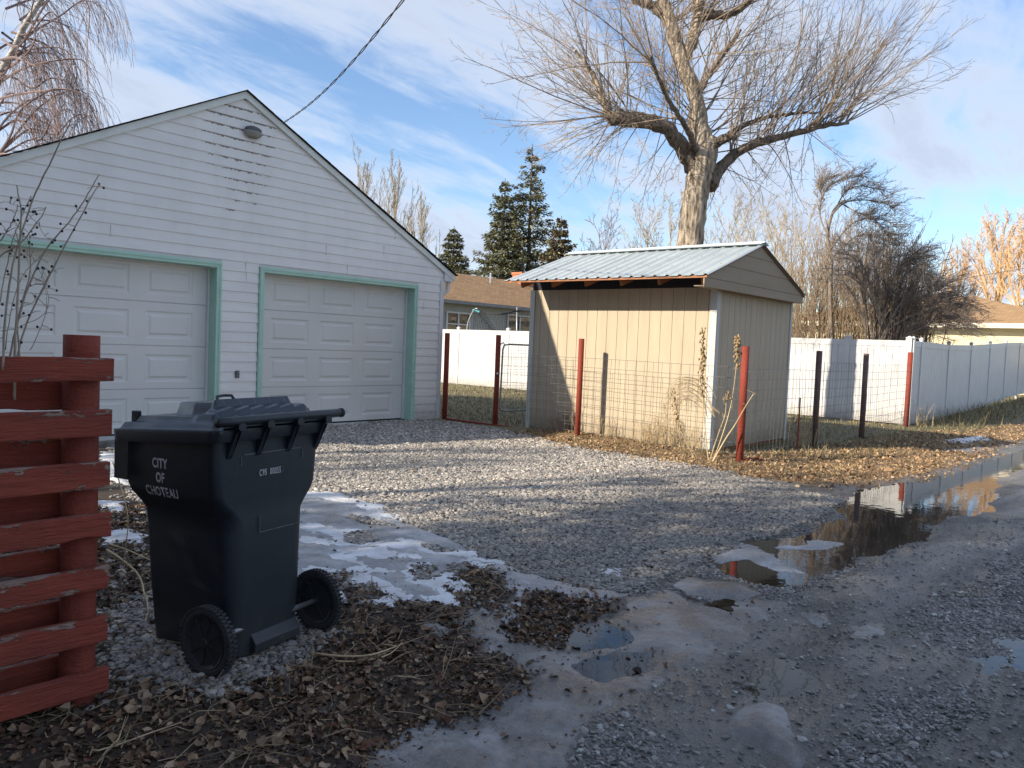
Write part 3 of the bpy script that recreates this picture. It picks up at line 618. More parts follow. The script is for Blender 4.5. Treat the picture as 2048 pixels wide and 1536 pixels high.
def leaf_mesh(X, Y, Zs, L, pal, seed, tilt=.35, up=.01):
    r = np.random.default_rng(seed); n = len(X); rows = np.array([-.5, -.28, 0, .28, .5]); wd = np.array([.04, .30, .42, .26, .03])
    rx = np.repeat(rows, 3); cy = np.tile([-1, 0, 1], 5)*np.repeat(wd, 3)
    loc = np.zeros((n, 15, 3)); asp = r.uniform(.55, 1.1, n)
    loc[:, :, 0] = rx[None]*L[:, None]; loc[:, :, 1] = cy[None]*(L*asp)[:, None]
    fold = r.normal(.25, .35, n)[:, None]; curl = r.normal(.5, .6, n)[:, None]; tw = r.normal(0, .5, n)[:, None]
    loc[:, :, 2] = (np.abs(cy)[None]*fold*asp[:, None]+(rx**2)[None]*curl+rx[None]*cy[None]*tw*2)*L[:, None]+r.normal(0, .012, (n, 15))*L[:, None]*3
    a, b, c = r.normal(0, tilt, n), r.normal(0, tilt, n), r.uniform(0, 6.28, n)
    ca, sa, cb, sb, cc, sc = np.cos(a), np.sin(a), np.cos(b), np.sin(b), np.cos(c), np.sin(c)
    R = np.empty((n, 3, 3)); R[:, 0] = np.stack([cc*cb, cc*sb*sa-sc*ca, cc*sb*ca+sc*sa], 1)
    R[:, 1] = np.stack([sc*cb, sc*sb*sa+cc*ca, sc*sb*ca-cc*sa], 1); R[:, 2] = np.stack([-sb, cb*sa, cb*ca], 1)
    W_ = np.einsum('nij,nkj->nki', R, loc)+np.stack([X, Y, Zs+up], 1)[:, None]
    q = np.array([(i*3+j, i*3+j+1, i*3+j+4, i*3+j+3) for i in range(4) for j in range(2)])
    Q = (q[None]+(np.arange(n)*15)[:, None, None]).reshape(-1, 4); pal = np.array(pal); pick = pal[r.integers(0, len(pal), n)]*r.uniform(.6, 1.25, n)[:, None]
    mb = MB(); mb.add(W_.reshape(-1, 3), Q, col=np.repeat(pick, 15, 0)); return mb
BROWN = [(.14, .085, .05), (.18, .105, .06), (.09, .056, .036), (.055, .036, .025), (.24, .16, .095), (.045, .029, .022), (.33, .24, .15), (.12, .065, .04), (.065, .042, .03), (.15, .07, .04), (.05, .032, .024)]
GOLD = [(.38, .255, .135), (.45, .31, .17), (.29, .185, .10), (.20, .12, .07), (.50, .38, .235), (.33, .225, .13), (.14, .09, .055)]
def leaves():
    def den(X, Y):
        nz = fbm(X*1.6, Y*1.6, 51, 5)*.22
        s = np.maximum.reduce([np.minimum(sdist(X, Y, Z_['leaves']), -sdist(X, Y, Z_['bin_gravel'])-.02), sdist(X, Y, Z_['leaf_b']), sdist(X, Y, Z_['leaf_c'])]+[sdist(X, Y, Z_[k]) for k in ISL[2:5]])
        on_ice = np.maximum(sdist(X, Y, Z_['ice_b']), sdist(X, Y, Z_['ice_a'])) > 0
        return np.maximum(sstep(-.16, .10, s+nz*.9)*(.45+.55*sstep(-.3, .3, fbm(X*2, Y*2, 5, 3)))*(1-.8*(ice_mask(X, Y) > .05)), np.maximum(.035*on_ice*(fbm(X*1.5, Y*1.5, 55, 3) > -.1), .10*sstep(-.55, -.05, s)*(Y > 1.9)))*in_view(X, Y)
    X, Y = scatter(170000, .4, 6.4, 1.0, 6.8, den); L = np.clip(RNG.lognormal(0, .48, len(X))*.0205, .007, .07)
    mb = leaf_mesh(X, Y, zg(X, Y), L, BROWN, 3, .36, .005)
    X, Y = scatter(420, .5, 2.6, 1.6, 3.4, lambda a, b: sstep(-.02, .08, np.minimum(sdist(a, b, Z_['leaves']), -sdist(a, b, Z_['bin_gravel']))))
    m2 = leaf_mesh(X, Y, zg(X, Y), np.clip(RNG.lognormal(0, .3, len(X))*.045, .03, .085), [(.30, .20, .13), (.24, .16, .10), (.18, .115, .075), (.36, .26, .18)], 5, .5, .014)
    mb.add(np.concatenate(m2.v), np.concatenate(m2.q), col=np.concatenate(m2.c))
    o = mb.build('leaf_litter', M['leaf']); tag(o, 'brown dead leaves matted on the ground around the wheeled cart', 'leaves', kind='stuff')
    def den2(X, Y): return sstep(-.25, .2, sdist(X, Y, Z_['litter'])+fbm(X*2.2+9, Y*2.2, 71, 5)*.3)
    X, Y = scatter(80000, 6, 24, 2.2, 9.4, lambda a, b: den2(a, b)*np.clip(1.35-np.hypot(a, b)/22, .25, 1)*(water_mask(a, b) < 0))
    L = np.clip(RNG.lognormal(0, .45, len(X))*.030, .012, .085)
    mb = leaf_mesh(X, Y, zg(X, Y), L, GOLD, 4, .5, .012)
    X, Y = scatter(900, 3, 10.5, 4.2, 10.8, lambda a, b: (.12+.8*(fbm(a*1.1, b*1.1, 17, 3) > .25))*(sdist(a, b, Z_['gravel']) > 0))
    m2 = leaf_mesh(X, Y, zg(X, Y), np.full(len(X), .035), BROWN+GOLD[:3], 6, .4, .022); mb.add(np.concatenate(m2.v), np.concatenate(m2.q), col=np.concatenate(m2.c))
    o = mb.build('leaf_litter', M['leaf']); tag(o, 'golden brown leaves blown along the verge and under the wire fence', 'leaves', kind='stuff')
leaves()
def straw():
    r = np.random.default_rng(12); mb = MB()
    def den(X, Y): return sstep(-.1, .15, np.maximum.reduce([sdist(X, Y, Z_['leaves']), sdist(X, Y, Z_['leaf_b']), sdist(X, Y, Z_['isl_d']), sdist(X, Y, Z_['isl_e'])]))*in_view(X, Y)
    X, Y = scatter(2800, 1.0, 5.2, 1.4, 5.6, den)
    for x, y, z in zip(X, Y, zg(X, Y)):
        a = r.uniform(0, 6.28); L = r.uniform(.05, .22); s = r.uniform(-.03, .10)+(.5 if r.uniform() < .06 else 0)
        d = np.array([math.cos(a), math.sin(a), s]); m = r.normal(0, .012, 3); p = np.array([x, y, z+.012])
        c = np.array([.28, .21, .13])*r.uniform(.3, 1.1); mb.tube([p, p+d*L*.5+m, p+d*L], [.0022, .002, .0012], 3, False, c)
    o = mb.build('straw', M['leaf']); tag(o, 'thin dry stalks lying among the brown leaves', 'straw', kind='stuff')
straw()
def grass():
    r = np.random.default_rng(5)
    def den(X, Y):
        d = (X > 11)*(Y > 5.0)*1.0*(1-(X > 10.9)*(X < 14)*(Y > 5.4)*(Y < 9.2))*(1-(X < 11.2)*(Y > 11))
        v = sstep(-.2, .2, sdist(X, Y, Z_['litter']))*.25+(Y > 3.7)*(Y < 5.2)*(X > 12)*.6
        bank = (X > 21)*(Y > 3.9)*(Y < 5.0)*1.0
        return np.clip(np.maximum.reduce([d*.8, v, bank]), 0, 1)
    X, Y = scatter(150000, 9.8, 36, 3.4, 21, den); n = len(X); k = np.exp(-np.maximum(np.hypot(X, Y)-12, 0)/14) > r.uniform(0, 1, n); X, Y = X[k], Y[k]; n = len(X)
    tall = np.where((X > 21)*(Y < 5.1), r.uniform(1.5, 5, n)*(r.uniform(0, 1, n) < .3)+1, 1)
    h = r.uniform(.03, .09, n)*tall; a = r.uniform(0, 6.28, n); w = .0045*(1+np.hypot(X, Y)/18)
    B = np.stack([X, Y, zg(X, Y)-.005], 1); side = np.stack([np.cos(a), np.sin(a), 0*a], 1)*w[:, None]
    lean = np.stack([r.normal(0, .5, n), r.normal(0, .5, n), 1+0*a], 1)*h[:, None]
    V = np.stack([B-side, B+side, B+lean], 1).reshape(-1, 3); T = np.arange(3*n).reshape(-1, 3)
    pal = np.array([(.27, .215, .12), (.19, .165, .085), (.12, .12, .055), (.36, .285, .165)])[r.integers(0, 4, n)]*r.uniform(.7, 1.2, n)[:, None]
    mb = MB(); mb.add(V, None, T, np.repeat(pal, 3, 0)); o = mb.build('grass', M['leaf']); tag(o, 'short dormant yellow green grass in the yard and along the alley', 'grass', kind='stuff')
grass()

# ------------------------------------------------------------------ white garage
def uvslope(o, ax, sy, sz=0):
    """UVs in metres down a roof slope: u along axis ax, v along the slope"""
    me = o.data; uv = me.uv_layers.new(name='UVMap')
    for l in me.loops:
        c = me.vertices[l.vertex_index].co; other = c[1-ax]
        uv.data[l.index].uv = (c[ax], math.hypot(other-sy, c[2]-sz)*(1 if other > sy else -1))
GY = 11.2
def garage():
    t = thing('garage', 'white vinyl sided double garage with mint green trim round two closed doors', 'garage', (6.53, GY, 0))
    x0, x1, zr, sl = 2.2, 10.87, 5.14, .512; xc = 6.53
    doors = [(2.90, 6.22), (6.85, 10.20)]; dt = 2.575
    mb = MB(); H = .154; k = 0; eps = .014
    while k*H < zr-.1:
        za, zb = k*H, (k+1)*H
        spans = []
        if za < dt-.02: edges = [x0, doors[0][0], doors[0][1], doors[1][0], doors[1][1], x1]; spans = [(edges[0], edges[1]), (edges[2], edges[3]), (edges[4], edges[5])]
        else: spans = [(x0, x1)]
        for a, b in spans:
            n = 1 if b-a < 2 else 24
            xs = np.linspace(a, b, n+1)
            ya, yb = GY-.016, GY-.004
            def cl(zz):  # gable limits at height zz
                w = (zr-.035-zz)/sl; return xc-w, xc+w
            la, ra = cl(za); lb, rb = cl(zb)
            A, B = max(a, la), min(b, ra); C, D = max(a, lb), min(b, rb)
            if B-A < .01: continue
            if D < C: C = D = xc
            zt = min(zb, zr-.035)
            mid = za+.08; ym = GY-.008
            fr = lambda u, v, s: u+(v-u)*s
            Am, Bm = fr(A, C, .52), fr(B, D, .52)
            mb.quad((A, ya, za), (B, ya, za), (Bm, ym-.003, mid), (Am, ym-.003, mid))
            mb.quad((Am, ym, mid), (Bm, ym, mid), (D, yb, zt), (C, yb, zt)); mb.quad((Am, ym-.003, mid), (Bm, ym-.003, mid), (Bm, ym, mid), (Am, ym, mid))
            mb.quad((A, GY+.0, za), (B, GY+.0, za), (B, ya, za), (A, ya, za))
        k += 1
    w = P_('siding', mb, M['siding'], t)
    # lap joints: thin vertical seams standing proud
    for x, z in ((8.1, 2.9), (8.55, 2.62), (4.6, 2.75), (9.35, 3.05), (9.6, 3.35), (6.62, 2.47), (6.63, 2.32), (10.35, 2.1)):
        mb = MB(); mb.box(x-.002, x+.002, GY-.019, GY-.008, z, z+.15); P_('seam', mb, M['trimwhite'], t)
    b = MB(); b.box(x0, doors[0][0], GY+.001, GY+.1, 0, dt).box(doors[0][1], doors[1][0], GY+.001, GY+.1, 0, dt).box(doors[1][1], x1, GY+.001, GY+.1, 0, dt).box(x0, x1, GY+.001, GY+.1, dt, 2.9)
    b.add([(x0, GY+.05, 2.9), (x1, GY+.05, 2.9), (xc, GY+.05, zr-.05)], None, [(0, 1, 2)])
    b.box(x1-.1, x1, GY+.1, GY+7, 0, 2.85).box(x0, x0+.1, GY+.1, GY+7, 0, 2.85).box(x0+.1, x1-.1, GY+6.9, GY+7, 0, 2.85)
    P_('wall', b, M['trimwhite'], t)
    # roof slabs
    for s in (-1, 1):
        r = MB(); ex = xc+s*4.62; ez = zr+.05-sl*4.62
        y0, y1 = GY-.0, GY+7.2
        v = [(xc, y0, zr+.05), (ex, y0, ez), (ex, y1, ez), (xc, y1, zr+.05), (xc, y0, zr-.02), (ex, y0, ez-.03), (ex, y1, ez-.03), (xc, y1, zr-.02)]
        r.add(v, [(0, 1, 2, 3), (4, 5, 6, 7), (0, 1, 5, 4), (1, 2, 6, 5), (2, 3, 7, 6)])
        o = P_('roof', r, M['shingle_dark'], t); uvslope(o, 1, xc, zr)
        # ragged shingle edge
        r = MB(); n = 30
        for i in range(n):
            a = i/n; bb = (i+1)/n; j = random.uniform(0, .012)
            xa, xb = xc+s*4.64*a, xc+s*4.66*bb; za, zb = zr+.064-sl*4.62*a, zr+.064-sl*4.62*bb
            r.add([(xa, y0-.085-j, za), (xb, y0-.085-j, zb), (xb, y0+.25, zb), (xa, y0+.25, za), (xa, y0-.085-j, za-.016), (xb, y0-.085-j, zb-.013), (xb, y0+.25, zb-.012), (xa, y0+.25, za-.012)],
                  [(0, 1, 2, 3), (0, 1, 5, 4), (1, 2, 6, 5), (0, 3, 7, 4), (4, 5, 6, 7)])
        P_('shingle_edge', r, M['shingle_dark'], t)
        f = MB(); f.add([(xc, GY-.055, zr+.046), (xc+s*4.6, GY-.055, zr+.046-sl*4.6), (xc+s*4.6, GY-.055, zr-.06-sl*4.6), (xc, GY-.055, zr-.06),
                         (xc, GY-.005, zr+.046), (xc+s*4.6, GY-.005, zr+.046-sl*4.6), (xc+s*4.6, GY-.005, zr-.06-sl*4.6), (xc, GY-.005, zr-.06)],
                        [(0, 1, 2, 3), (3, 2, 6, 7), (4, 5, 6, 7), (1, 5, 6, 2), (0, 4, 5, 1)])
        P_('rake_board', f, M['fascia'], t)
    # eave return, gutter end and downspout at the right corner
    e = MB(); e.box(x1+.0, x1+.24, GY-.045, GY+.3, 2.70, 2.86).box(x1, x1+.24, GY+.3, GY+7, 2.70, 2.84); P_('soffit_return', e, M['trimwhite'], t)
    e = MB(); e.box(x1+.15, x1+.21, GY+.02, GY+.09, 2.52, 2.70); e.tube([(x1+.18, GY+.05, 2.54), (x1+.07, GY+.10, 2.40), (x1+.05, GY+.12, 2.3), (x1+.05, GY+.12, .15)], .035, 8); P_('downspout', e, M['trimwhite'], t)
    c = MB(); c.box(x1-.085, x1+.008, GY-.026, GY-.0165, 0.02, 2.70).box(x1-.002, x1+.008, GY-.0165, GY+.08, .02, 2.70); P_('corner_trim', c, M['trimwhite'], t)
    e = MB(); e.box(x1-.02, x1+.22, GY-.02, GY+.0, 0.0, .0); 
    # door cases
    for i, (a, b_) in enumerate(doors):
        cs = .085
        m = MB(); m.box(a, b_, GY-.036, GY-.018, dt-cs, dt).box(a+.01, b_-.01, GY-.046, GY-.036, dt-.045, dt-.012)
        m.box(a, a+cs, GY-.036, GY-.018, 0.01, dt-cs).box(b_-cs, b_, GY-.036, GY-.018, 0.01, dt-cs)
        m.box(a+.012, a+.04, GY-.046, GY-.036, 0.01, dt-.045).box(b_-.04, b_-.012, GY-.046, GY-.036, 0.01, dt-.045)
        m.box(a+cs-.02, a+cs, GY-.0179, GY+.24, .01, dt-cs).box(b_-cs, b_-cs+.02, GY-.0179, GY+.24, .01, dt-cs).box(a+cs, b_-cs, GY-.0179, GY+.24, dt-cs, dt-cs+.02)
        P_('door_frame', m, M['mint'], t, bevel=.004)
        m = MB(); m.box(b_-cs-.03, b_-cs-.001, GY+.17, GY+.215, .02, dt-cs-.001).box(a+cs+.001, a+cs+.03, GY+.17, GY+.215, .02, dt-cs-.001).box(a+cs+.03, b_-cs-.03, GY+.18, GY+.215, dt-cs-.03, dt-cs-.001)
        P_('weather_strip', m, M['trimwhite'], t)
        # sectional door with raised panels
        yd = GY+.22; dx0, dx1 = a+cs+.005, b_-cs-.005; sh = .63
        def raised(m, xa, xb, za, zb):
            L = [(0, 0), (.028, .014), (.052, .014), (.085, -.002)]; rings = []
            for ins, dp in L: rings.append([(xa+ins, yd+dp, za+ins), (xb-ins, yd+dp, za+ins), (xb-ins, yd+dp, zb-ins), (xa+ins, yd+dp, zb-ins)])
            m.loft(rings, cap=False); m.quad(*rings[-1])
        m = MB()
        cols = [(a+.37, a+1.11), (a+1.33, a+2.06), (a+2.29, a+3.0)]
        for s in range(4):
            z0, z1 = s*sh+.03, (s+1)*sh+.022
            if s == 3: z1 = dt-cs
            pz0, pz1 = z0+.10, z0+.50
            xs = [dx0]+[v for c_ in cols for v in c_]+[dx1]; g_ = .004
            for q in range(len(xs)-1):
                xa, xb = xs[q], xs[q+1]
                if q % 2 == 0: m.quad((xa, yd, z0+g_), (xb, yd, z0+g_), (xb, yd, z1-g_), (xa, yd, z1-g_))
                else:
                    m.quad((xa, yd, z0+g_), (xb, yd, z0+g_), (xb, yd, pz0), (xa, yd, pz0)); m.quad((xa, yd, pz1), (xb, yd, pz1), (xb, yd, z1-g_), (xa, yd, z1-g_)); raised(m, xa, xb, pz0, pz1)
            for zz, zz2 in ((z0-.004, z0+g_), ): m.add([(dx0, yd+.008, z0), (dx1, yd+.008, z0), (dx1, yd, z0+g_), (dx0, yd, z0+g_)], [(0, 1, 2, 3)]); m.add([(dx0, yd, z1-g_), (dx1, yd, z1-g_), (dx1, yd+.008, z1), (dx0, yd+.008, z1)], [(0, 1, 2, 3)])
        m.box(dx0, dx1, yd+.012, yd+.05, .03, dt-cs+.01)
        d = P_('garage_door', m, M['door'], t)
        sl_ = MB(); sl_.box(dx0, dx1, yd-.004, yd+.03, .004, .03); sl_.build('bottom_seal', M['rubber'], d)
        c = MB(); c.box(a-.02, b_+.02, GY-.12, GY+.26, -.05, .006 if i else .008); P_('threshold', c, M['greytrim'], t)
    # lamp high in the gable, outlet between the doors
    lx, lz = 6.66, 4.60
    m = MB(); m.loft([[(lx+r*math.cos(a)*1.25, GY-.02-.02*q, lz+.03+r*.55*math.sin(a)) for a in np.linspace(0, 2*PI, 17)[:-1]] for q, r in enumerate((.03, .10, .115, .11, .07))]); P_('lamp_housing', m, M['lampcap'], t, smooth=True)
    m = MB(); m.loft([[(lx+r*math.cos(a)*1.3, GY-.06-r*.8*abs(math.sin(a))*.6, lz+.02-q*.028+.0*a) for a in np.linspace(0, 2*PI, 17)[:-1]] for q, r in enumerate((.105, .115, .11, .09, .05))]); P_('lamp_lens', m, M['lampglass'], t, smooth=True)
    m = MB(); ox, oz = 6.51, .885
    m.box(ox-.032, ox+.032, GY-.04, GY-.017, oz-.055, oz+.055); o = P_('outlet_cover', m, M['darkbox'], t, bevel=.005)
    m = MB(); m.box(ox-.022, ox+.022, GY-.048, GY-.04, oz+.006, oz+.044).box(ox-.022, ox+.022, GY-.048, GY-.04, oz-.044, oz-.006); P_('outlet_flap', m, M['gutter'], t)
    # nest of mud dauber on the left door, nothing else
garage()
def power_cable():
    a = np.array(at_y(566, 246, GY+.9)); b = np.array(at_d(830, -30, (9, 7.6))); b = EYE+ray(830, -30)*7.6
    n = 40; P1 = []; P2 = []; Pm = []
    for k in range(n+1):
        s = k/n; p = a*(1-s)+b*s+np.array([0, 0, -.16*math.sin(PI*s)]); th = s*60
        Pm.append(p)
    Pm = np.array(Pm); fine = np.array([np.interp(np.linspace(0, n, n*6+1), np.arange(n+1), Pm[:, i]) for i in range(3)]).T
    t = thing('power_cable', 'twisted black service cable dropping from the sky onto the garage roof', 'power cable', tuple(a))
    for ph in (0, PI):
        th = np.linspace(0, 46, len(fine))+ph; off = np.stack([np.cos(th)*.011, np.sin(th)*.008, np.sin(th)*.011], 1)
        m = MB(); m.tube(fine+off*.75, .0062, 5); P_('strand', m, M['cable'], t, smooth=True)
    m = MB(); m.tube([a+(-.02, 0, -.35), a+(-.02, 0, .02), a], .018, 8); P_('mast', m, M['galv'], t)
power_cable()

# ------------------------------------------------------------------ tan shed
def shed():
    t = thing('garden_shed', 'tan panelled shed with a corrugated metal gable roof', 'shed', (12.4, 7.3, 0))
    x0, x1, y0, y1, zt = 11.03, 13.92, 5.48, 9.08, 2.50; gr = .0045
    # grooved panels, front (faces -X) and side (faces -Y)
    m = MB(); ys = [y0]; y = y0+.06
    gs = np.arange(y0+.13, y1, .203); prof = [(y0, 0)]
    for g_ in gs: prof += [(g_-gr, 0), (g_-gr*.7, .007), (g_+gr*.7, .007), (g_+gr, 0)]
    prof += [(y1, 0)]
    for (a, da), (b, db) in zip(prof[:-1], prof[1:]): m.quad((x0+da, a, .05), (x0+db, b, .05), (x0+db, b, zt), (x0+da, a, zt))
    m.box(x0+.010, x0+.05, y0, y1, .05, zt)
    P_('front_wall', m, M['tan'], t)
    m = MB(); gs = np.arange(x0+.22, x1-.05, .203); prof = [(x0, 0)]
    for g_ in gs: prof += [(g_-gr, 0), (g_-gr*.7, .007), (g_+gr*.7, .007), (g_+gr, 0)]
    prof += [(x1, 0)]
    for (a, da), (b, db) in zip(prof[:-1], prof[1:]): m.quad((a, y0+da, .05), (b, y0+db, .05), (b, y0+db, zt), (a, y0+da, zt))
    m.box(x0+.06, x1, y0+.010, y0+.05, .05, zt).box(x1-.05, x1, y0+.05, y1, .05, zt).box(x0+.06, x1-.05, y1-.05, y1, .05, zt)
    P_('side_wall', m, M['tan'], t)
    m = MB(); m.box(x0+.02, x1-.02, y0+.03, y1-.02, -.05, .055); P_('skid', m, M['beam'], t)
    def tr(*b): mm = MB(); [mm.box(*q) for q in b]; P_('corner_board', mm, M['greytrim'], t, bevel=.003)
    tr((x0-.022, x0-.001, y0-.018, y0+.10, .02, zt-.02), (x0-.001, x0+.085, y0-.020, y0-.001, .02, zt-.02)); tr((x0-.022, x0-.001, y1-.09, y1+.01, .02, zt)); tr((x1-.05, x1+.02, y0-.020, y0-.001, .02, zt-.02), (x1+.001, x1+.02, y0-.001, y0+.08, .02, zt-.02))
    # roof geometry
    xr, zr, xe, xf = 12.08, 3.25, 10.22, 14.0; ya, yb = 5.24, 9.05
    slF = (zr-2.60)/(xr-xe); slB = (zr-2.57)/(xf-xr)
    def sheet_roof(xa, za, xb, zb):
        pit = .203*1.0; amp = .014; ny = int((yb-ya)/pit*12); Yv = np.linspace(ya, yb, ny+1); ph = (Yv-ya)/pit
        fr = ph-np.floor(ph); hh = np.where(fr < .34, np.sin(np.clip(fr/.34, 0, 1)*PI)**.7, 0)*.024
        mb = MB(); n = len(Yv); nx = 7
        V = []
        for i in range(nx):
            s = i/(nx-1)
            V.append(np.stack([np.full(n, xa+(xb-xa)*s), Yv, za+(zb-za)*s+hh], 1))
        for off in (0, -.0015):
            mb.add(np.concatenate(V)+np.array([0, 0, off]), grid_faces(nx, n))
        return mb
    r1 = sheet_roof(xr, zr, xe, 2.60); o = P_('roof_sheet', r1, M['metalroof'], t, smooth=True)
    r2 = sheet_roof(xr, zr, xf, 2.57); P_('roof_sheet', r2, M['metalroof'], t, smooth=True)
    m = MB()
    for s in (-1, 1):
        w = .15; m.beam((xr+s*w/2, ya-.01, zr+.045-.17*w), (xr+s*w/2, yb+.03, zr+.045-.17*w), w*1.06, .004, up=(s*.34, 0, 1))
    m.box(xr-.02, xr+.02, ya-.01, yb+.03, zr+.034, zr+.05)
    P_('ridge_cap', m, M['metalroof'], t)
    for yy in (6.35, 7.45, 8.5):
        m = MB(); m.beam((xr-.1, yy, zr+.028-.03), (xe+.01, yy, 2.60+.0275), .006, .004); P_('sheet_lap', m, M['gutter'], t)
    for i in range(18):
        yy = ya+.13+i*.2032
        for q in (.06, .35, .65, .93):
            m = MB(); m.lathe([(.0, .010), (.007, .009), (.008, .002), (.008, 0)], (xr+(xe-xr)*q, yy, zr+(2.60-zr)*q+.001), n=6); P_('screw', m, M['galv'], t)
    # rafters, eave board
    for yy in (5.42, 6.13, 6.80, 7.47, 8.14, 8.80):
        m = MB(); a = np.array((xe+.19, yy, 2.555)); b = np.array((xr, yy, 2.555+slF*(xr-xe-.19))); m.beam(a, b, .05, .13, up=(0, 0, 1)); P_('rafter', m, M['beam'], t, bevel=.003)
    m = MB(); m.box(xe+.02, xe+.043, ya+.02, yb-.02, 2.568, 2.598); P_('eave_board', m, M['beam'], t)
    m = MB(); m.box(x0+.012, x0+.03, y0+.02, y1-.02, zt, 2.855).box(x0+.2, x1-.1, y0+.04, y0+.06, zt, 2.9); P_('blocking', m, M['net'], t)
    m = MB(); m.beam((xe+.05, (ya+yb)/2, 2.592), (xr, (ya+yb)/2, 2.592+slF*(xr-xe-.05)), yb-ya-.06, .010, up=(0, 0, 1)); m.beam((xf-.03, (ya+yb)/2, 2.557), (xr, (ya+yb)/2, 2.557+slB*(xf-xr-.03)), yb-ya-.06, .010); P_('roof_deck', m, M['beam'], t)
    # gable board clad with three wide laps
    gy = 5.30
    def gx(z):  # limits at height z
        return (xe+.03+(max(z, 2.575)-2.575)/slF if z > 2.575 else xe+.03), (xf-.03-(max(z, 2.55)-2.55)/slB if z > 2.55 else xf-.05)
    lv = [2.44, 2.575, 2.80, 3.02, 3.215]
    m = MB()
    for k in range(4):
        a, b = lv[k], lv[k+1]; (l0, r0), (l1, r1_) = gx(a), gx(b); pr = .006*(k % 2)
        if k == 0: l0 = xe+.03; r0 = xf-.10
        if k == 0: r1_ = xf-.04
        yy = gy-.012 if k in (0,) else gy-.004*k
        m.add([(l0, gy-.012, a+.004), (r0, gy-.012, a+.004), (r1_, gy-.006, b), (l1, gy-.006, b), (l0, gy+.0, a+.004), (r0, gy+.0, a+.004)], [(0, 1, 2, 3), (0, 1, 5, 4)])
    m.add([(xe+.03, gy, 2.44), (xf-.10, gy, 2.44), (xf-.04, gy, 2.55), (xr, gy, 3.215), (xe+.03, gy, 2.575), (xe+.03, gy+.02, 2.44), (xf-.10, gy+.02, 2.44), (xf-.04, gy+.02, 2.55), (xr, gy+.02, 3.215), (xe+.03, gy+.02, 2.575)],
          [(0, 1, 6, 5), (0, 5, 9, 4), (1, 2, 7, 6)], [(0, 1, 2), (0, 2, 3), (0, 3, 4), (5, 6, 7), (5, 7, 8), (5, 8, 9)])
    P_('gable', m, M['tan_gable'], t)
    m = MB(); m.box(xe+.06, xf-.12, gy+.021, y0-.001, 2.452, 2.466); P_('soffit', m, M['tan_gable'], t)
    m = MB(); m.beam((xe+.03, gy-.004, 2.585), (xr, gy-.004, 3.228), .03, .022); m.beam((xf-.03, gy-.004, 2.56), (xr, gy-.004, 3.228), .03, .022); P_('barge_strip', m, M['gutter'], t)
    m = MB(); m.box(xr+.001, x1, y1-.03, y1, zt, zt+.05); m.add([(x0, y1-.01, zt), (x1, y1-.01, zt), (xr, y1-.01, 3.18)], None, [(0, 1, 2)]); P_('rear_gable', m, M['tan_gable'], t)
shed()

# ------------------------------------------------------------------ red oxide pipe posts with welded wire
def pipe_post(root, x, y, h, r=.045, z0=None, mt='steelred'):
    z = float(zg(x, y)[0]) if z0 is None else z0
    m = MB(); m.tube([(x, y, z-.15), (x+.004, y, z+h*.5), (x, y, z+h)], r, 14); m.lathe([(0, .004), (r*.8, .003), (r, -.001)], (x, y, z+h), n=14)
    o = P_('post', m, M[mt], root, smooth=False)
    for p in o.data.polygons: p.use_smooth = len(p.vertices) == 4
    return z+h
def wire_panel(root, A, B, zb, ztop, dx=.155, dz=.152, r=.0028, top=True, bow=.02, seed=0, skip=0):
    A = np.array(A, float); B = np.array(B, float); L = np.linalg.norm(B-A); d = (B-A)/L; nrm = np.array([-d[1], d[0]]); m = MB(); rr = np.random.default_rng(seed)
    def pt(s, z): w = bow*math.sin(PI*s/L)*math.sin(3*z+s)+.006*math.sin(9*s+z*4); q = A+d*s+nrm*w; return (q[0], q[1], z+.01*math.sin(s*1.3))
    zs = np.arange(zb, ztop+.001, dz)
    for z in zs: m.tube([pt(s, z) for s in np.linspace(0, L, max(3, int(L/.16)))], r, 4, False)
    for s in np.arange(.03, L, dx): m.tube([pt(s, z) for z in np.linspace(zb-.05, zs[-1], 8)], r, 4, False)
    P_('wire_mesh', m, M['wire'], root)
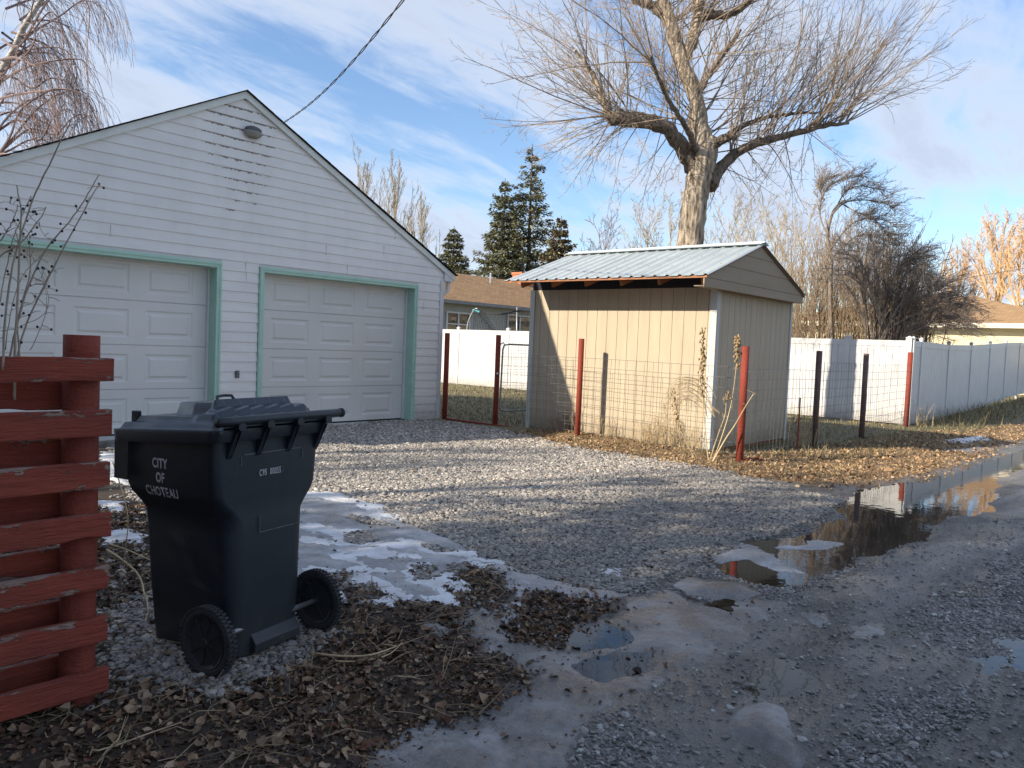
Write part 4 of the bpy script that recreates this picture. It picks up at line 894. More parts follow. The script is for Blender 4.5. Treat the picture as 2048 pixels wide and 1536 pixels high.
def wire_fences():
    t = thing('wire_fence', 'red oxide pipe post fence with welded wire running past the front of the tan shed', 'wire fence', (10.7, 8, 0))
    pipe_post(t, 10.94, 11.10, 1.69, .05, 0); pipe_post(t, 10.92, 9.74, 1.68, .048, 0); pipe_post(t, 10.60, 7.63, 1.59, .047); 
    pipe_post(t, 10.46, 4.73, 1.62, .052, 0)
    wire_panel(t, (10.90, 9.70), (10.66, 7.66), .22, 1.42, seed=1, top=True)
    wire_panel(t, (10.66, 8.75), (10.51, 4.76), .12, 1.40, seed=2, bow=.03)
    m = MB(); m.box(10.86, 10.93, 4.6, 11.0, -.02, .035); m.beam((10.5, 4.66, .02), (10.9, 4.66, .02), .05, .06); P_('edging_board', m, M['redpost'], t)
    t2 = thing('wire_fence', 'wire fence on red pipe posts between the shed corner and the white fence corner', 'wire fence', (15, 4.8, 0))
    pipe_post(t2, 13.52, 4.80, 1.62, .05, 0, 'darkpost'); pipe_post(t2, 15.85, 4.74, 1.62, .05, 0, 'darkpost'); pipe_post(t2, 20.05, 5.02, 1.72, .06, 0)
    wire_panel(t2, (10.52, 4.76), (13.5, 4.82), .08, 1.40, dx=.153, seed=3); wire_panel(t2, (13.54, 4.82), (20.0, 5.0), .05, 1.42, dx=.155, seed=4)
    m = MB()
    for dz in (.18, .05): m.tube([(13.55, 4.77, .55-dz), (14.8, 4.74, .42-dz), (15.8, 4.72, .5-dz), (18, 4.8, .40-dz), (20, 4.97, .44-dz)], .003, 4, False)
    P_('slack_wire', m, M['wire'], t2)
    m = MB(); m.tube([(12.72, 4.78, 0), (12.75, 4.79, .85)], .013, 5); P_('rebar_stake', m, M['steelred'], t2)
    g = thing('yard_gate', 'narrow galvanised tube gate swung open against the red pipe post', 'gate', (10.97, 9.74, 0))
    P = [(10.99, 9.70, .35), (10.985, 9.68, 1.42), (11.0, 9.66, 1.50), (11.12, 9.64, 1.52), (12.15, 9.55, 1.52), (12.2, 9.54, 1.46), (12.2, 9.54, .34), (12.14, 9.545, .28), (11.1, 9.65, .28), (11.0, 9.67, .31), (10.99, 9.70, .35)]
    m = MB(); m.tube(P, .018, 8, False); P_('gate_frame', m, M['galv'], g, smooth=True)
    wire_panel(g, (11.0, 9.68), (12.18, 9.55), .33, 1.50, dx=.06, dz=.06, r=.0018, bow=0, seed=9)
    m = MB(); m.tube([(10.95, 9.73, 1.5), (11.0, 9.69, 1.55), (11.03, 9.67, 1.5)], .014, 6); P_('latch', m, M['galv'], g); P_('hinge', MB().tube([(10.9, 9.7, .95), (10.86, 9.68, .98)], .02, 6), M['galv'], g)
wire_fences()

# ------------------------------------------------------------------ white vinyl privacy fences
def vinyl_run(root, A, B, h, posts, z0f=lambda s: 0, side=1, pw=.125):
    A = np.array(A, float); B = np.array(B, float); L = np.linalg.norm(B-A); d = (B-A)/L; n = np.array([-d[1], d[0]])*side
    def W3(s, o, z): q = A+d*s+n*o; return np.array([q[0], q[1], z])
    for s in posts:
        m = MB(); z0 = z0f(s); c = W3(s, 0, 0)
        a = pw/2; ax = [c+d3(d)*i*a+d3(n)*j*.036 for i, j in ((-1, -1), (1, -1), (1, 1), (-1, 1))]
        rings = [[(p[0], p[1], z) for p in ax] for z in (z0-.3, z0+h+.05)]
        b = a+.012; ax2 = [c+d3(d)*i*b+d3(n)*j*.048 for i, j in ((-1, -1), (1, -1), (1, 1), (-1, 1))]
        rings += [[(p[0], p[1], z) for p in ax2] for z in (z0+h+.052, z0+h+.07)]+[[(c[0]+(p[0]-c[0])*.15, c[1]+(p[1]-c[1])*.15, z0+h+.11) for p in ax2]]
        m.loft(rings); P_('post', m, M['vinyl'], root)
    for s0, s1 in zip(posts[:-1], posts[1:]):
        m = MB(); za, zb = z0f(s0), z0f(s1); x0, x1 = s0+pw/2, s1-pw/2; ln = x1-x0; nb = max(1, int(round(ln/.152))); w = ln/nb; dp = .014
        pr = []
        for k in range(nb): pr += [(x0+k*w+.006, 0), (x0+(k+1)*w-.006, 0), (x0+(k+1)*w-.003, .012), (x0+(k+1)*w+.003, .012)]
        pr = [(x0, 0)]+pr[:-2]+[(x1, 0)]
        zl = lambda s: za+(zb-za)*(s-x0)/ln
        for sg in (-1, 1):
            v0 = [W3(s, -sg*(dp-dd), zl(s)+.02) for s, dd in pr]; v1 = [W3(s, -sg*(dp-dd), zl(s)+h-.10) for s, dd in pr]; k = len(pr)
            m.add(v0+v1, [(i, i+1, k+i+1, k+i) for i in range(k-1)])
        for zz, hh in ((h-.14, .14), (.02, .12)):
            q = [W3(s, o, zl(s)+z) for s in (x0, x1) for o in (-.026, .026) for z in (zz, zz+hh)]
            m.add(q, [(0, 1, 3, 2), (4, 6, 7, 5), (0, 4, 5, 1), (2, 3, 7, 6), (0, 2, 6, 4), (1, 5, 7, 3)])
        P_('fence_panel', m, M['vinyl'], root)
def d3(v): return np.array([v[0], v[1], 0.])
def vinyl():
    t = thing('vinyl_fence', 'sunlit white vinyl privacy fence crossing behind the shed and the big bare tree', 'fence', (20.4, 12, 0))
    p = [0.001]+[2.44*k for k in range(1, 8)]; L = 17.1
    posts = [0, 1.42, 3.86, 6.30, 8.74, 11.18, 12.80, 15.24, 17.68]
    vinyl_run(t, (20.33, 5.13), (20.75, 25.5), 2.0, posts)
    t = thing('vinyl_fence', 'shaded white vinyl fence receding along the far end of the alley', 'fence', (24, 5.05, 0))
    posts = [.80+k*2.84 for k in range(16)]
    vinyl_run(t, (20.33, 5.06), (64, 5.06), 2.0, [.001+.07]+posts, lambda s: .42*float(sstep(3, 17, np.array(s))), side=1)
vinyl()

# ------------------------------------------------------------------ red timber fence at the left edge
def rough_board(A, B, w, th, seed, up=(0, 0, 1), amp=.004):
    """weathered plank: A..B centre line, w tall, th thick; tint marks the worn top edge and ends"""
    r = np.random.default_rng(seed); A = np.array(A, float); B = np.array(B, float); L = np.linalg.norm(B-A); d = (B-A)/L; up = np.array(up, float); sx = np.cross(d, up)
    n = max(6, int(L/.02)); S = np.linspace(0, L, n)
    ring = [(-.5, -.5), (-.5, -.3), (-.5, 0), (-.5, .3), (-.5, .46), (-.44, .5), (.44, .5), (.5, .46), (.5, 0), (.5, -.46), (.44, -.5), (-.44, -.5)]
    wear = np.array([.7, .1, 0, .1, .8, 1, 1, .8, 0, .7, .8, .8])
    mb = MB(); rings = []; cols = []
    a = r.normal(0, 1, 4); se = seed*3.7
    for k, s in enumerate(S):
        lo = vnoise(np.array([s*9+se]), np.array([1.]), 3)[0]; hi = vnoise(np.array([s*11+se]), np.array([5.]), 4)[0]
        chip = max(0, vnoise(np.array([s*5+se]), np.array([9.]), 5)[0]-.62)*.03
        e = 0 if .01 < s < L-.01 else -.002
        rings.append([A+d*s+sx*(o*th+(.0012*vnoise(np.array([s*30+q]), np.array([q*1.]), 8)[0]))+up*(z*(w+e)+(chip+(lo-.5)*amp if z < -.2 else 0)+(-(hi-.5)*amp if z > .2 else 0)) for q, (o, z) in enumerate(ring)])
        end = np.clip(1-(min(s, L-s))/.03, 0, 1); cols.append(np.clip(wear+end, 0, 1))
    mb.loft(rings); mb.c.append(np.repeat(np.concatenate(cols)[:, None], 3, 1)); return mb
def red_fence():
    t = thing('timber_fence', 'peeling red board fence with staggered planks and a round corner post', 'fence', (1.2, 3.26, 0))
    tops = [(1.387, 1.298), (1.186, 1.084), (.981, .878), (.777, .682), (.567, .470), (.367, .265), (.154, .060)]
    for k, (a, b) in enumerate(tops):
        P_('plank', rough_board((-1.6, 3.215, (a+b)/2-.004*k*.0), (1.335-.004*(k % 3), 3.215, (a+b)/2), a-b, .036, k+1), M['red'], t)
    back = [(1.287, 1.175), (1.062, .951), (.850, .735), (.626, .516), (.409, .295), (.186, .073)]
    for k, (a, b) in enumerate(back):
        P_('plank', rough_board((-1.6, 3.388, (a+b)/2), (1.348-.006*(k % 2), 3.388, (a+b)/2), a-b, .036, 20+k), M['red'], t)
    # round log post
    m = MB(); n = 20; rings = []
    for q, z in enumerate(np.linspace(-.1, 1.472, 26)):
        rings.append([(1.255+(.063+.004*vnoise(np.array([z*3+i*.7]), np.array([i*.5]), 3)[0])*math.cos(a), 3.301+(.063+.003*vnoise(np.array([z*2+i]), np.array([i*.9]), 4)[0])*math.sin(a)*1.05, z) for i, a in enumerate(np.linspace(0, 2*PI, n+1)[:-1])])
    m.loft(rings); o = P_('post', m, M['redpost'], t, smooth=True)
    # returning side run, going back from the corner
    for k, (a, b) in enumerate(tops[:1]+tops[2:6]):
        P_('plank', rough_board((.55, 3.45, (a+b)/2+.02), (.52, 6.3, (a+b)/2+.03), a-b, .04, 40+k, amp=.008), M['red'], t)
    for y in (4.6, 6.2):
        m = MB(); m.tube([(.60, y, -.1), (.60, y, 1.40)], .055, 12); P_('post', m, M['redpost'], t, smooth=True)
    for x in (-.35, ):
        m = MB(); m.tube([(x, 3.301, -.1), (x, 3.301, 1.46)], .06, 14); P_('post', m, M['redpost'], t, smooth=True)
red_fence()

# ------------------------------------------------------------------ wheeled trash cart
def cart():
    O = (2.072, 3.243, float(zg(2.07, 3.3)[0])-.004); yaw = math.atan2(.22, .976)
    t = thing('trash_cart', 'dark wheeled city trash cart with a closed lid, standing beside the red fence', 'trash cart', O, yaw)
    def ring(z, u, v0, v1, rn, rf, slope=0, seg=6):
        pts = []
        for cx, cy, r, a0 in ((u, v1, rf, 0), (-u, v1, rf, 90), (-u, v0, rn, 180), (u, v0, rn, 270)):
            sx = 1 if cx > 0 else -1; sy = 1 if cy == v1 else -1
            for k in range(seg+1):
                a = rad(a0+90*k/seg); x = cx-sx*r+r*math.cos(a); y = cy-sy*r+r*math.sin(a); pts.append((x, y, z-slope*y))
        return pts
    m = MB()
    S = [(.0, .195, .05, .52, .05, .05), (.03, .212, -.012, .535, .07, .05), (.30, .232, -.014, .548, .08, .045), (.58, .246, -.012, .560, .09, .045), (.655, .252, -.008, .565, .09, .045), (.69, .272, -.004, .575, .075, .045), (.745, .308, .0, .596, .05, .04), (.78, .320, 0, .604, .045, .04), (.90, .328, -.002, .612, .045, .04), (1.05, .334, -.004, .622, .045, .04)]
    rings = [ring(*s, slope=0) for s in S]; m.loft(rings, cap=True); P = m
    P.build('body', M['cart'], t, smooth=True).modifiers.new('e', 'EDGE_SPLIT').split_angle = rad(28)
    sl = .07
    m = MB(); m.loft([ring(1.018, .362, -.032, .646, .045, .05, sl), ring(1.062, .370, -.045, .655, .05, .055, sl), ring(1.072, .368, -.043, .652, .05, .055, sl), ring(1.072, .30, .02, .56, .04, .04, sl)], cap=False)
    m.loft([ring(1.018, .362, -.032, .646, .045, .05, sl), ring(1.02, .325, -.002, .60, .045, .05, sl)], cap=False); m.build('rim', M['cart'], t, smooth=True).modifiers.new('e', 'EDGE_SPLIT').split_angle = rad(30)
    # lid as a modelled height surface
    nu, nv = 120, 110; U = np.linspace(-.355, .355, nu); V = np.linspace(-.056, .638, nv); uu, vv = np.meshgrid(U, V, indexing='ij')
    def box_s(a, b, x, w): return sstep(a-w, a+w, x)*(1-sstep(b-w, b+w, x))
    z = 1.074-sl*vv
    z += .030*box_s(-.335, .335, uu, .012)*box_s(.0, .615, vv, .012)
    z += .028*box_s(-.302, .302, uu, .010)*box_s(.04, .55, vv, .010)
    tr = .235-.10*np.clip((vv-.25)/.3, 0, 1)
    z += .058*(1-sstep(-.014, .014, np.abs(uu)-tr))*box_s(.115, .43, vv, .016)
    ribz = np.clip((vv+.02)/.14, 0, 1); fan = box_s(-.28, .28, uu, .02)*(1-sstep(.115, .14, vv))
    saw = ((uu+.28)/.094) % 1.0
    z += fan*(.030*ribz+.020*saw*np.sin(np.clip((vv+.02)/.14, 0, 1)*PI)**.6)
    z += .012*np.exp(-((np.abs(uu)-.30)/.012)**2)*box_s(.03, .16, vv, .02)+.022*(1-sstep(-.05, -.02, vv))*(1-sstep(.33, .345, np.abs(uu)))
    mb = MB(); mb.add(np.stack([uu, vv, z], -1).reshape(-1, 3), grid_faces(nu, nv))
    rim = [i*nv for i in range(nu)]+[(nu-1)*nv+j for j in range(1, nv)]+[i*nv+nv-1 for i in range(nu-2, -1, -1)]+[j for j in range(nv-2, 0, -1)]
    vv_ = np.stack([uu, vv, z], -1).reshape(-1, 3)[rim]; lo = vv_.copy(); lo[:, 2] -= .014; n = len(rim)
    mb.add(np.concatenate([vv_, lo]), [(i, (i+1) % n, n+(i+1) % n, n+i) for i in range(n)])
    lid = mb.build('lid', M['cartlid'], t, smooth=True); lid.modifiers.new('e', 'EDGE_SPLIT').split_angle = rad(38)
    m = MB(); m.tube([(.20, .57, 1.09), (.205, .59, 1.14), (.215, .61, 1.158), (.27, .615, 1.163), (.32, .615, 1.161), (.325, .60, 1.14), (.33, .57, 1.08)], .008, 8); m.build('lid_grip', M['cart'], lid, smooth=True)
    m = MB(); m.box(-.305, -.275, .55, .585, 1.06, 1.115); m.build('lid_stop', M['cart'], lid, bevel=.004)
    # handle bar and its four brackets
    hz, hv = 1.114, -.060
    m = MB(); m.tube([(-.375, hv, hz), (-.30, hv-.002, hz), (0, hv-.002, hz+.002), (.30, hv-.002, hz), (.405, hv, hz)], .0215, 16); m.build('handle_bar', M['cart'], t, smooth=True)
    m = MB(); m.tube([(.407, hv, hz), (.422, hv, hz)], .0235, 16); m.build('handle_cap', M['rubber'], t)
    for u in (-.255, -.085, .105, .30):
        b = MB(); pr = [(hv-.022, hz-.004), (hv-.022, hz-.04), (hv+.01, hz-.055), (-.012, .955), (.004, .93), (.004, hz-.06), (.0, hz-.02)]
        for sx in (-.014, .014): b.add([(u+sx, v, z_) for v, z_ in pr], None, [(0, k, k+1) for k in range(1, len(pr)-1)])
        b.add([(u-.014, v, z_) for v, z_ in pr]+[(u+.014, v, z_) for v, z_ in pr], [(k, (k+1) % 7, 7+(k+1) % 7, 7+k) for k in range(7)])
        b.box(u-.021, u+.021, hv-.024, hv+.02, hz-.034, hz-.012); b.build('bracket', M['cart'], t)
    m = MB(); m.box(-.352, -.34, -.0, .0, .9, .9) if 0 else None
    for u in (-.352, .342):                        # side flanges hanging below the front rim corners
        f = MB(); f.box(u, u+.010, .54, .635, .80, 1.03); f.build('rim_flange', M['cart'], t)
    # axle, wheels
    m = MB(); m.tube([(-.37, 0, .153), (.37, 0, .153)], .0125, 10); m.build('axle', M['axle'], t, smooth=True)
    for u in (-.345, .345):
        w = MB(); R0, w2 = .152, .020
        prof = [(.112, -w2*.6), (.128, -w2), (.143, -w2), (R0-.004, -w2*.7), (R0, 0), (R0-.004, w2*.7), (.143, w2), (.128, w2), (.112, w2*.6), (.112, -w2*.6)]
        w.lathe(prof, (u, 0, .153), 'x', 48); nk = 46
        for k in range(nk):
            a = 2*PI*k/nk
            for s in (-1, 1):
                aa = a+(PI/nk if s > 0 else 0); c, d = math.cos(aa), math.sin(aa); rr = R0+.001; hw = .0055
                P0 = np.array([u+s*.011, rr*c, .153+rr*d]); tn = np.array([0, -d, c]); rn = np.array([0, c, d]); xx = np.array([s*1., 0, 0])
                vs = [P0+tn*i*hw+xx*j*.010+rn*q*.0045 for i in (-1, 1) for j in (-1, 1) for q in (-1, 1)]
                w.add(vs, [(0, 1, 3, 2), (4, 6, 7, 5), (0, 4, 5, 1), (2, 3, 7, 6), (0, 2, 6, 4), (1, 5, 7, 3)])
        ty = w.build('tyre', M['rubber'], None)
        hb = MB(); hb.lathe([(.0, -.026), (.018, -.026), (.02, -.018), (.03, -.014), (.10, -.010), (.114, -.018), (.114, .018), (.10, .010), (.03, .014), (.02, .018), (.018, .026), (0, .026)], (u, 0, .153), 'x', 32)
        for k in range(8):
            a = 2*PI*k/8+.2; c, d = math.cos(a), math.sin(a)
            for s in (-1, 1): hb.beam((u+s*.014, .022*c, .153+.022*d), (u+s*.011, .108*c, .153+.108*d), .012, .010, up=(1, 0, 0))
        wh = bpy.data.objects.new('wheel', hb.mesh('wheel')); COL.objects.link(wh); wh.data.materials.append(M['cart']); wh.parent = t; ty.parent = wh
    # ledge under the wheel side, wheel pocket
    m = MB(); m.add([(-.11, .0, .13), (.18, .0, .13), (.18, -.045, .075), (-.11, -.045, .075), (-.11, -.045, .035), (.18, -.045, .035), (.18, .05, .02), (-.11, .05, .02)], [(0, 1, 2, 3), (3, 2, 5, 4), (4, 5, 6, 7), (0, 3, 4, 7), (1, 6, 5, 2), (0, 7, 6, 1)]); m.build('foot_ledge', M['cart'], t, bevel=.004)
    # lettering
    def half(z): return np.interp(z, [s[0] for s in S], [s[1] for s in S])
    def text(s, size, sx, bold, space=1.0):
        c = bpy.data.curves.new('t', 'FONT'); c.body = s; c.size = size; c.align_x = 'CENTER'; c.align_y = 'CENTER'; c.offset = bold; c.space_character = space; c.resolution_u = 3
        o = bpy.data.objects.new('t', c); COL.objects.link(o); bpy.context.view_layer.update()
        me = bpy.data.meshes.new_from_object(o.evaluated_get(bpy.context.evaluated_depsgraph_get())); bpy.data.objects.remove(o)
        co = np.array([v.co[:] for v in me.vertices]); co[:, 0] *= sx; return me, co
    for s, vc, z, size, sx in (('CITY', .352, .892, .062, .70), ('OF', .352, .826, .062, .70), ('CHOTEAU', .350, .760, .062, .70)):
        me, co = text(s, size, sx, .0017, 1.08); zz = z+co[:, 1]; n = np.stack([-(half(zz)+.0016), vc-co[:, 0], zz], 1)
        me.vertices.foreach_set('co', n.ravel()); me.materials.append(M['print']); o = bpy.data.objects.new('lettering', me); COL.objects.link(o); o.parent = t
    me, co = text('C95  00055', .042, .60, .0004, 1.15); x = co[:, 0]-.006; n = np.stack([x, np.full(len(co), -.0045), .857+co[:, 1]], 1)
    me.vertices.foreach_set('co', n.ravel()); me.materials.append(M['print']); o = bpy.data.objects.new('serial_number', me); COL.objects.link(o); o.parent = t
    xr = x.max(); me, co = text('3', .044, .62, -.0006, 1); n = np.stack([xr+.014+co[:, 0], np.full(len(co), -.0045), .857+co[:, 1]], 1)
    me.vertices.foreach_set('co', n.ravel()); me.materials.append(M['scuff']); o = bpy.data.objects.new('serial_number', me); COL.objects.link(o); o.parent = t
    fr = MB(); zA, zB, uA, uB = .952, .62, -.185, .205
    for (a, b), (c, d) in (((uA+.02, zA), (uB-.02, zA)), ((uB, zA-.01), (uB, zA-.05)), ((uA, zA-.01), (uA, zA-.05))):
        fr.box(min(a, c)-.002, max(a, c)+.002, -.0055, -.0035, min(b, d)-.002, max(b, d)+.002)
    fr.build('moulded_frame', M['scuff'], t)
    fr = MB(); fr.box(-.075, .205, -.0175, -.0125, .583, .586).box(-.078, -.075, -.0175, -.0125, .583, .66); fr.build('moulded_frame', M['scuff'], t)
cart()

# ------------------------------------------------------------------ generic branching
def nrm(v): return v/(np.linalg.norm(v)+1e-9)
def grow(mb, p, d, L, r, lv, c, rg, n=6):
    """c: dict of per-level lists: n, len, ang, up (pull), wob, t0, rr"""
    d = nrm(np.array(d, float)); pts = [np.array(p, float)]; dirs = [d]
    up = np.array(c['pull'][lv]); 
    for k in range(n):
        d = nrm(d+up*(1/n)+rg.normal(0, c['wob'][lv], 3)); pts.append(pts[-1]+d*L/n); dirs.append(d)
    rad_ = r*np.linspace(1, c.get('tip', .35), n+1); rad_ = np.maximum(rad_, c.get('rmin', .004))
    mb.tube(pts, rad_, c['sides'][lv], False)
    if lv >= len(c['n'])-1 or c['n'][lv] == 0: return
    for k in range(c['n'][lv]):
        s = c['t0'][lv]+(1-c['t0'][lv])*(k+rg.uniform(0, 1))/c['n'][lv]; i = min(n-1, int(s*n)); f = s*n-i; q = pts[i]*(1-f)+pts[i+1]*f; dd = dirs[i]
        ax = nrm(np.cross(dd, rg.normal(0, 1, 3))); a = rad(c['ang'][lv]*rg.uniform(.65, 1.35)); nd = dd*math.cos(a)+ax*math.sin(a)
        grow(mb, q, nd, L*c['len'][lv]*rg.uniform(.6, 1.15)*(1-.45*s), r*c['rr'][lv]*(1-.5*s), lv+1, c, rg, max(3, n-1))
def spline(P, n=24):
    P = np.array(P, float); k = len(P); t = np.linspace(0, k-1, n); out = []
    for x in t:
        i = min(k-2, int(x)); f = x-i; p0 = P[max(0, i-1)]; p1 = P[i]; p2 = P[i+1]; p3 = P[min(k-1, i+2)]
        out.append(.5*((2*p1)+(-p0+p2)*f+(2*p0-5*p1+4*p2-p3)*f*f+(-p0+3*p1-3*p2+p3)*f**3))
    return np.array(out)
SX = _r*1.0; SX[2] = 0; SX = nrm(SX); UP = np.array([0, 0, 1.]); DP = nrm(np.array([_f[0], _f[1], 0]))

def big_tree():
    base = np.array([15.9, 8.72, 0]); rg = np.random.default_rng(11)
    t = thing('shade_tree', 'big bare shade tree with pollarded limbs rising behind the shed', 'tree', tuple(base))
    def at(px, py, dep=0): return at_d(px, py, base+DP*dep)
    pxm = 90.
    def limb(pts, w, name, mat='bark', n=26, sides=12, knob=.06):
        P = spline([at(*p) for p in pts], n); Rr = np.interp(np.linspace(0, 1, n), np.linspace(0, 1, len(w)), w)/pxm/2*1.0
        m = MB(); rr = np.array([1+knob*rg.normal() for _ in range(n)])*Rr; P = P+rg.normal(0, .012, P.shape); m.tube(P, rr, sides); P_(name, m, M[mat], t, smooth=True); return P
    tr = limb([(1362, 700), (1372, 560), (1380, 490), (1388, 420), (1397, 360), (1408, 318), (1415, 290)], [64, 58, 53, 51, 51, 54, 42], 'trunk', sides=18, n=34, knob=.025)
    mid = limb([(1404, 345), (1408, 300), (1400, 240), (1390, 190), (1366, 130), (1348, 70), (1328, 15), (1318, -60), (1330, -160)], [44, 40, 33, 30, 29, 27, 27, 22, 16], 'limb', n=36, sides=12)
    mid2 = limb([(1362, 118), (1378, 95), (1392, 55), (1398, 10), (1412, -60), (1440, -150)], [26, 24, 22, 24, 18, 12], 'limb', sides=10)
    top = limb([(1330, 30), (1305, 12), (1270, 0), (1230, -30)], [24, 18, 14, 9], 'limb', mat='limb', sides=8)
    top2 = limb([(1395, 35), (1420, 28), (1455, 30), (1490, 10), (1530, -40)], [26, 22, 14, 12, 8], 'limb', mat='limb', sides=8)
    lf = limb([(1398, 345), (1378, 318), (1358, 285, -.2), (1335, 258, -.4), (1300, 244, -.5), (1262, 240, -.6), (1230, 238, -.7), (1214, 226, -.7)], [38, 34, 30, 27, 27, 30, 26, 20], 'limb', mat='limb', sides=12)
    lf2 = limb([(1218, 228, -.7), (1204, 195, -.8), (1190, 160, -.8), (1172, 130, -.9), (1150, 100, -1)], [18, 14, 11, 8, 5], 'limb', sides=8)
    rt = limb([(1418, 372), (1440, 340, .2), (1470, 308, .3), (1510, 288, .4), (1560, 274, .6), (1610, 262, .7), (1655, 250, .8), (1700, 246, .9)], [29, 25, 21, 18, 15, 12, 9, 5], 'limb', mat='limb', sides=10)
    rt2 = limb([(1440, 285), (1470, 262, .5), (1520, 238, .9), (1580, 228, 1.2), (1640, 226, 1.3)], [14, 12, 9, 7, 4], 'limb', mat='limb', sides=8)
    stub = limb([(1415, 295), (1440, 282, -.2), (1462, 272, -.3), (1468, 276, -.3)], [26, 20, 16, 12], 'limb', mat='limb', sides=8)
    bk = limb([(1400, 300), (1385, 250, 1), (1395, 190, 2), (1430, 130, 2.8), (1480, 60, 3.4)], [30, 24, 20, 15, 8], 'limb', mat='limb', sides=8)
    fr = limb([(1395, 310), (1375, 260, -.9), (1330, 190, -1.8), (1300, 110, -2.4)], [13, 11, 8, 5], 'limb', mat='limb', sides=8)
    m = MB()
    def whips(path, s0, s1, n, a0, a1, l0, l1, pull=.5, r0=.0135, kids=8, dsp=.55, nopull=False):
        for _ in range(int(n*.60)):
            s = rg.uniform(s0, s1)*(len(path)-1); i = int(s); q = path[min(i, len(path)-1)]
            a = rad(rg.uniform(a0, a1)); d = SX*math.cos(a)+UP*math.sin(a)+DP*rg.normal(0, dsp); L = rg.uniform(l0, l1)*1.2
            c = dict(n=[kids, 2, 0], len=[.34, .45, 0], ang=[30, 32, 0], pull=[UP*pull*rg.uniform(.2, 1.3), UP*.12, UP*.0], wob=[.085, .12, .12], t0=[.22, .35, 0], rr=[.50, .62, 0], sides=[5, 3, 3], tip=.28, rmin=.0034)
            grow(m, q, d, L, r0*rg.uniform(.7, 1.25)*(L/2.6)**.4, 0, c, rg, 8)
    whips(lf, .70, 1, 60, 58, 205, 1.1, 3.0, .25); whips(lf, .62, 1, 26, 165, 262, .7, 2.0, -.45); whips(lf, .2, .75, 30, 60, 175, .8, 2.3, .3); whips(lf, .2, .8, 18, 215, 300, .6, 1.7, -.5)
    whips(lf2, .2, 1, 34, 80, 190, .8, 2.1, .3)
    whips(mid, .12, .8, 74, 0, 75, 1.5, 4.2, .35); whips(mid, .2, .9, 50, 90, 178, 1.0, 3.0, .4); whips(mid2, .2, 1, 40, 10, 120, 1.0, 2.8, .4); whips(top, .2, 1, 30, 70, 200, .8, 2.2, .3)
    whips(top2, .2, 1, 34, 0, 110, 1.0, 2.8, .45); whips(rt, .25, 1, 96, 32, 92, 1.4, 3.5, .30); whips(rt, .75, 1, 46, 8, 70, 1.2, 3.0, .5); whips(rt, .1, .95, 34, -120, -25, .6, 1.9, -.35)
    whips(rt2, .3, 1, 36, 20, 90, .9, 2.6, .35); whips(stub, .5, 1, 20, -10, 100, .6, 1.9, .3); whips(bk, .4, 1, 44, 10, 130, 1.2, 3.0, .4); whips(fr, .4, 1, 40, 60, 200, 1.1, 2.8, .35)
    P_('crown', m, M['twig'], t)
big_tree()

def birch():
    base = np.array([4.6, 20.6, 0]); rg = np.random.default_rng(5)
    t = thing('weeping_birch', 'weeping birch with hanging reddish twigs beyond the left slope of the garage roof', 'tree', tuple(base))
    def at(px, py, dep=0): return at_d(px, py, base+DP*dep)
    m = MB(); P = spline([(base[0]-.3, base[1]+.2, -.1), at(-60, 380), at(-30, 240), at(2, 145), at(28, 100), at(45, 60), at(82, 0), at(115, -60)], 30); m.tube(P, np.linspace(.095, .045, 30), 12); P_('trunk', m, M['birchbark'], t, smooth=True)
    tw = MB()
    arcs = [[(8, 140), (40, 120), (70, 80), (62, 30), (72, -20)], [(28, 100), (70, 62), (120, 32), (165, 2), (205, 18), (206, 60)], [(30, 76), (70, 80), (100, 95), (135, 120), (150, 160)], [(0, 165), (40, 140), (90, 125), (150, 118), (172, 130), (176, 185)],
            [(-10, 200), (40, 188), (90, 182), (118, 178), (155, 184), (174, 205), (172, 240)], [(2, 305), (40, 258), (70, 222), (110, 192), (150, 180), (170, 186)], [(-20, 240), (20, 224), (60, 232), (110, 258), (120, 280)], [(5, 300), (60, 258), (110, 270), (140, 240), (165, 228), (185, 245)],
            [(40, 40), (90, 5), (130, -20), (190, -30), (240, 0)], [(0, 120), (30, 115), (60, 128), (95, 150), (110, 200)], [(20, 110), (60, 105), (110, 110), (140, 140)], [(-20, 290), (10, 240), (50, 205), (80, 200), (110, 215)], [(-40, 330), (20, 300), (60, 280), (100, 285), (130, 310)], [(50, 50), (80, 40), (130, 50), (155, 80)]]
    for k, A in enumerate(arcs+[[(x-25+rg.normal(0, 6), y+rg.normal(0, 18)) for x, y in a] for a in arcs]):
        dep = rg.normal(0, 1.0); Q = spline([at(x, y, dep*min(1, i/2)) for i, (x, y) in enumerate(A)], 22); tw.tube(Q, np.linspace(.028, .006, 22), 5, False)
        for i in range(17):
            s = rg.integers(3, 22); q = Q[s]; d = (Q[min(21, s+1)]-Q[s-1]); L = rg.uniform(.5, 1.5)
            c = dict(n=[5, 0], len=[.55, 0], ang=[22, 0], pull=[-UP*2.4, -UP*1.6], wob=[.05, .06], t0=[.1, 0], rr=[.8, 0], sides=[3, 3], tip=.5, rmin=.0034)
            grow(tw, q, nrm(d)+rg.normal(0, .35, 3), L, .006, 0, c, rg, 7)
    P_('crown', tw, M['redtwig'], t)
birch()

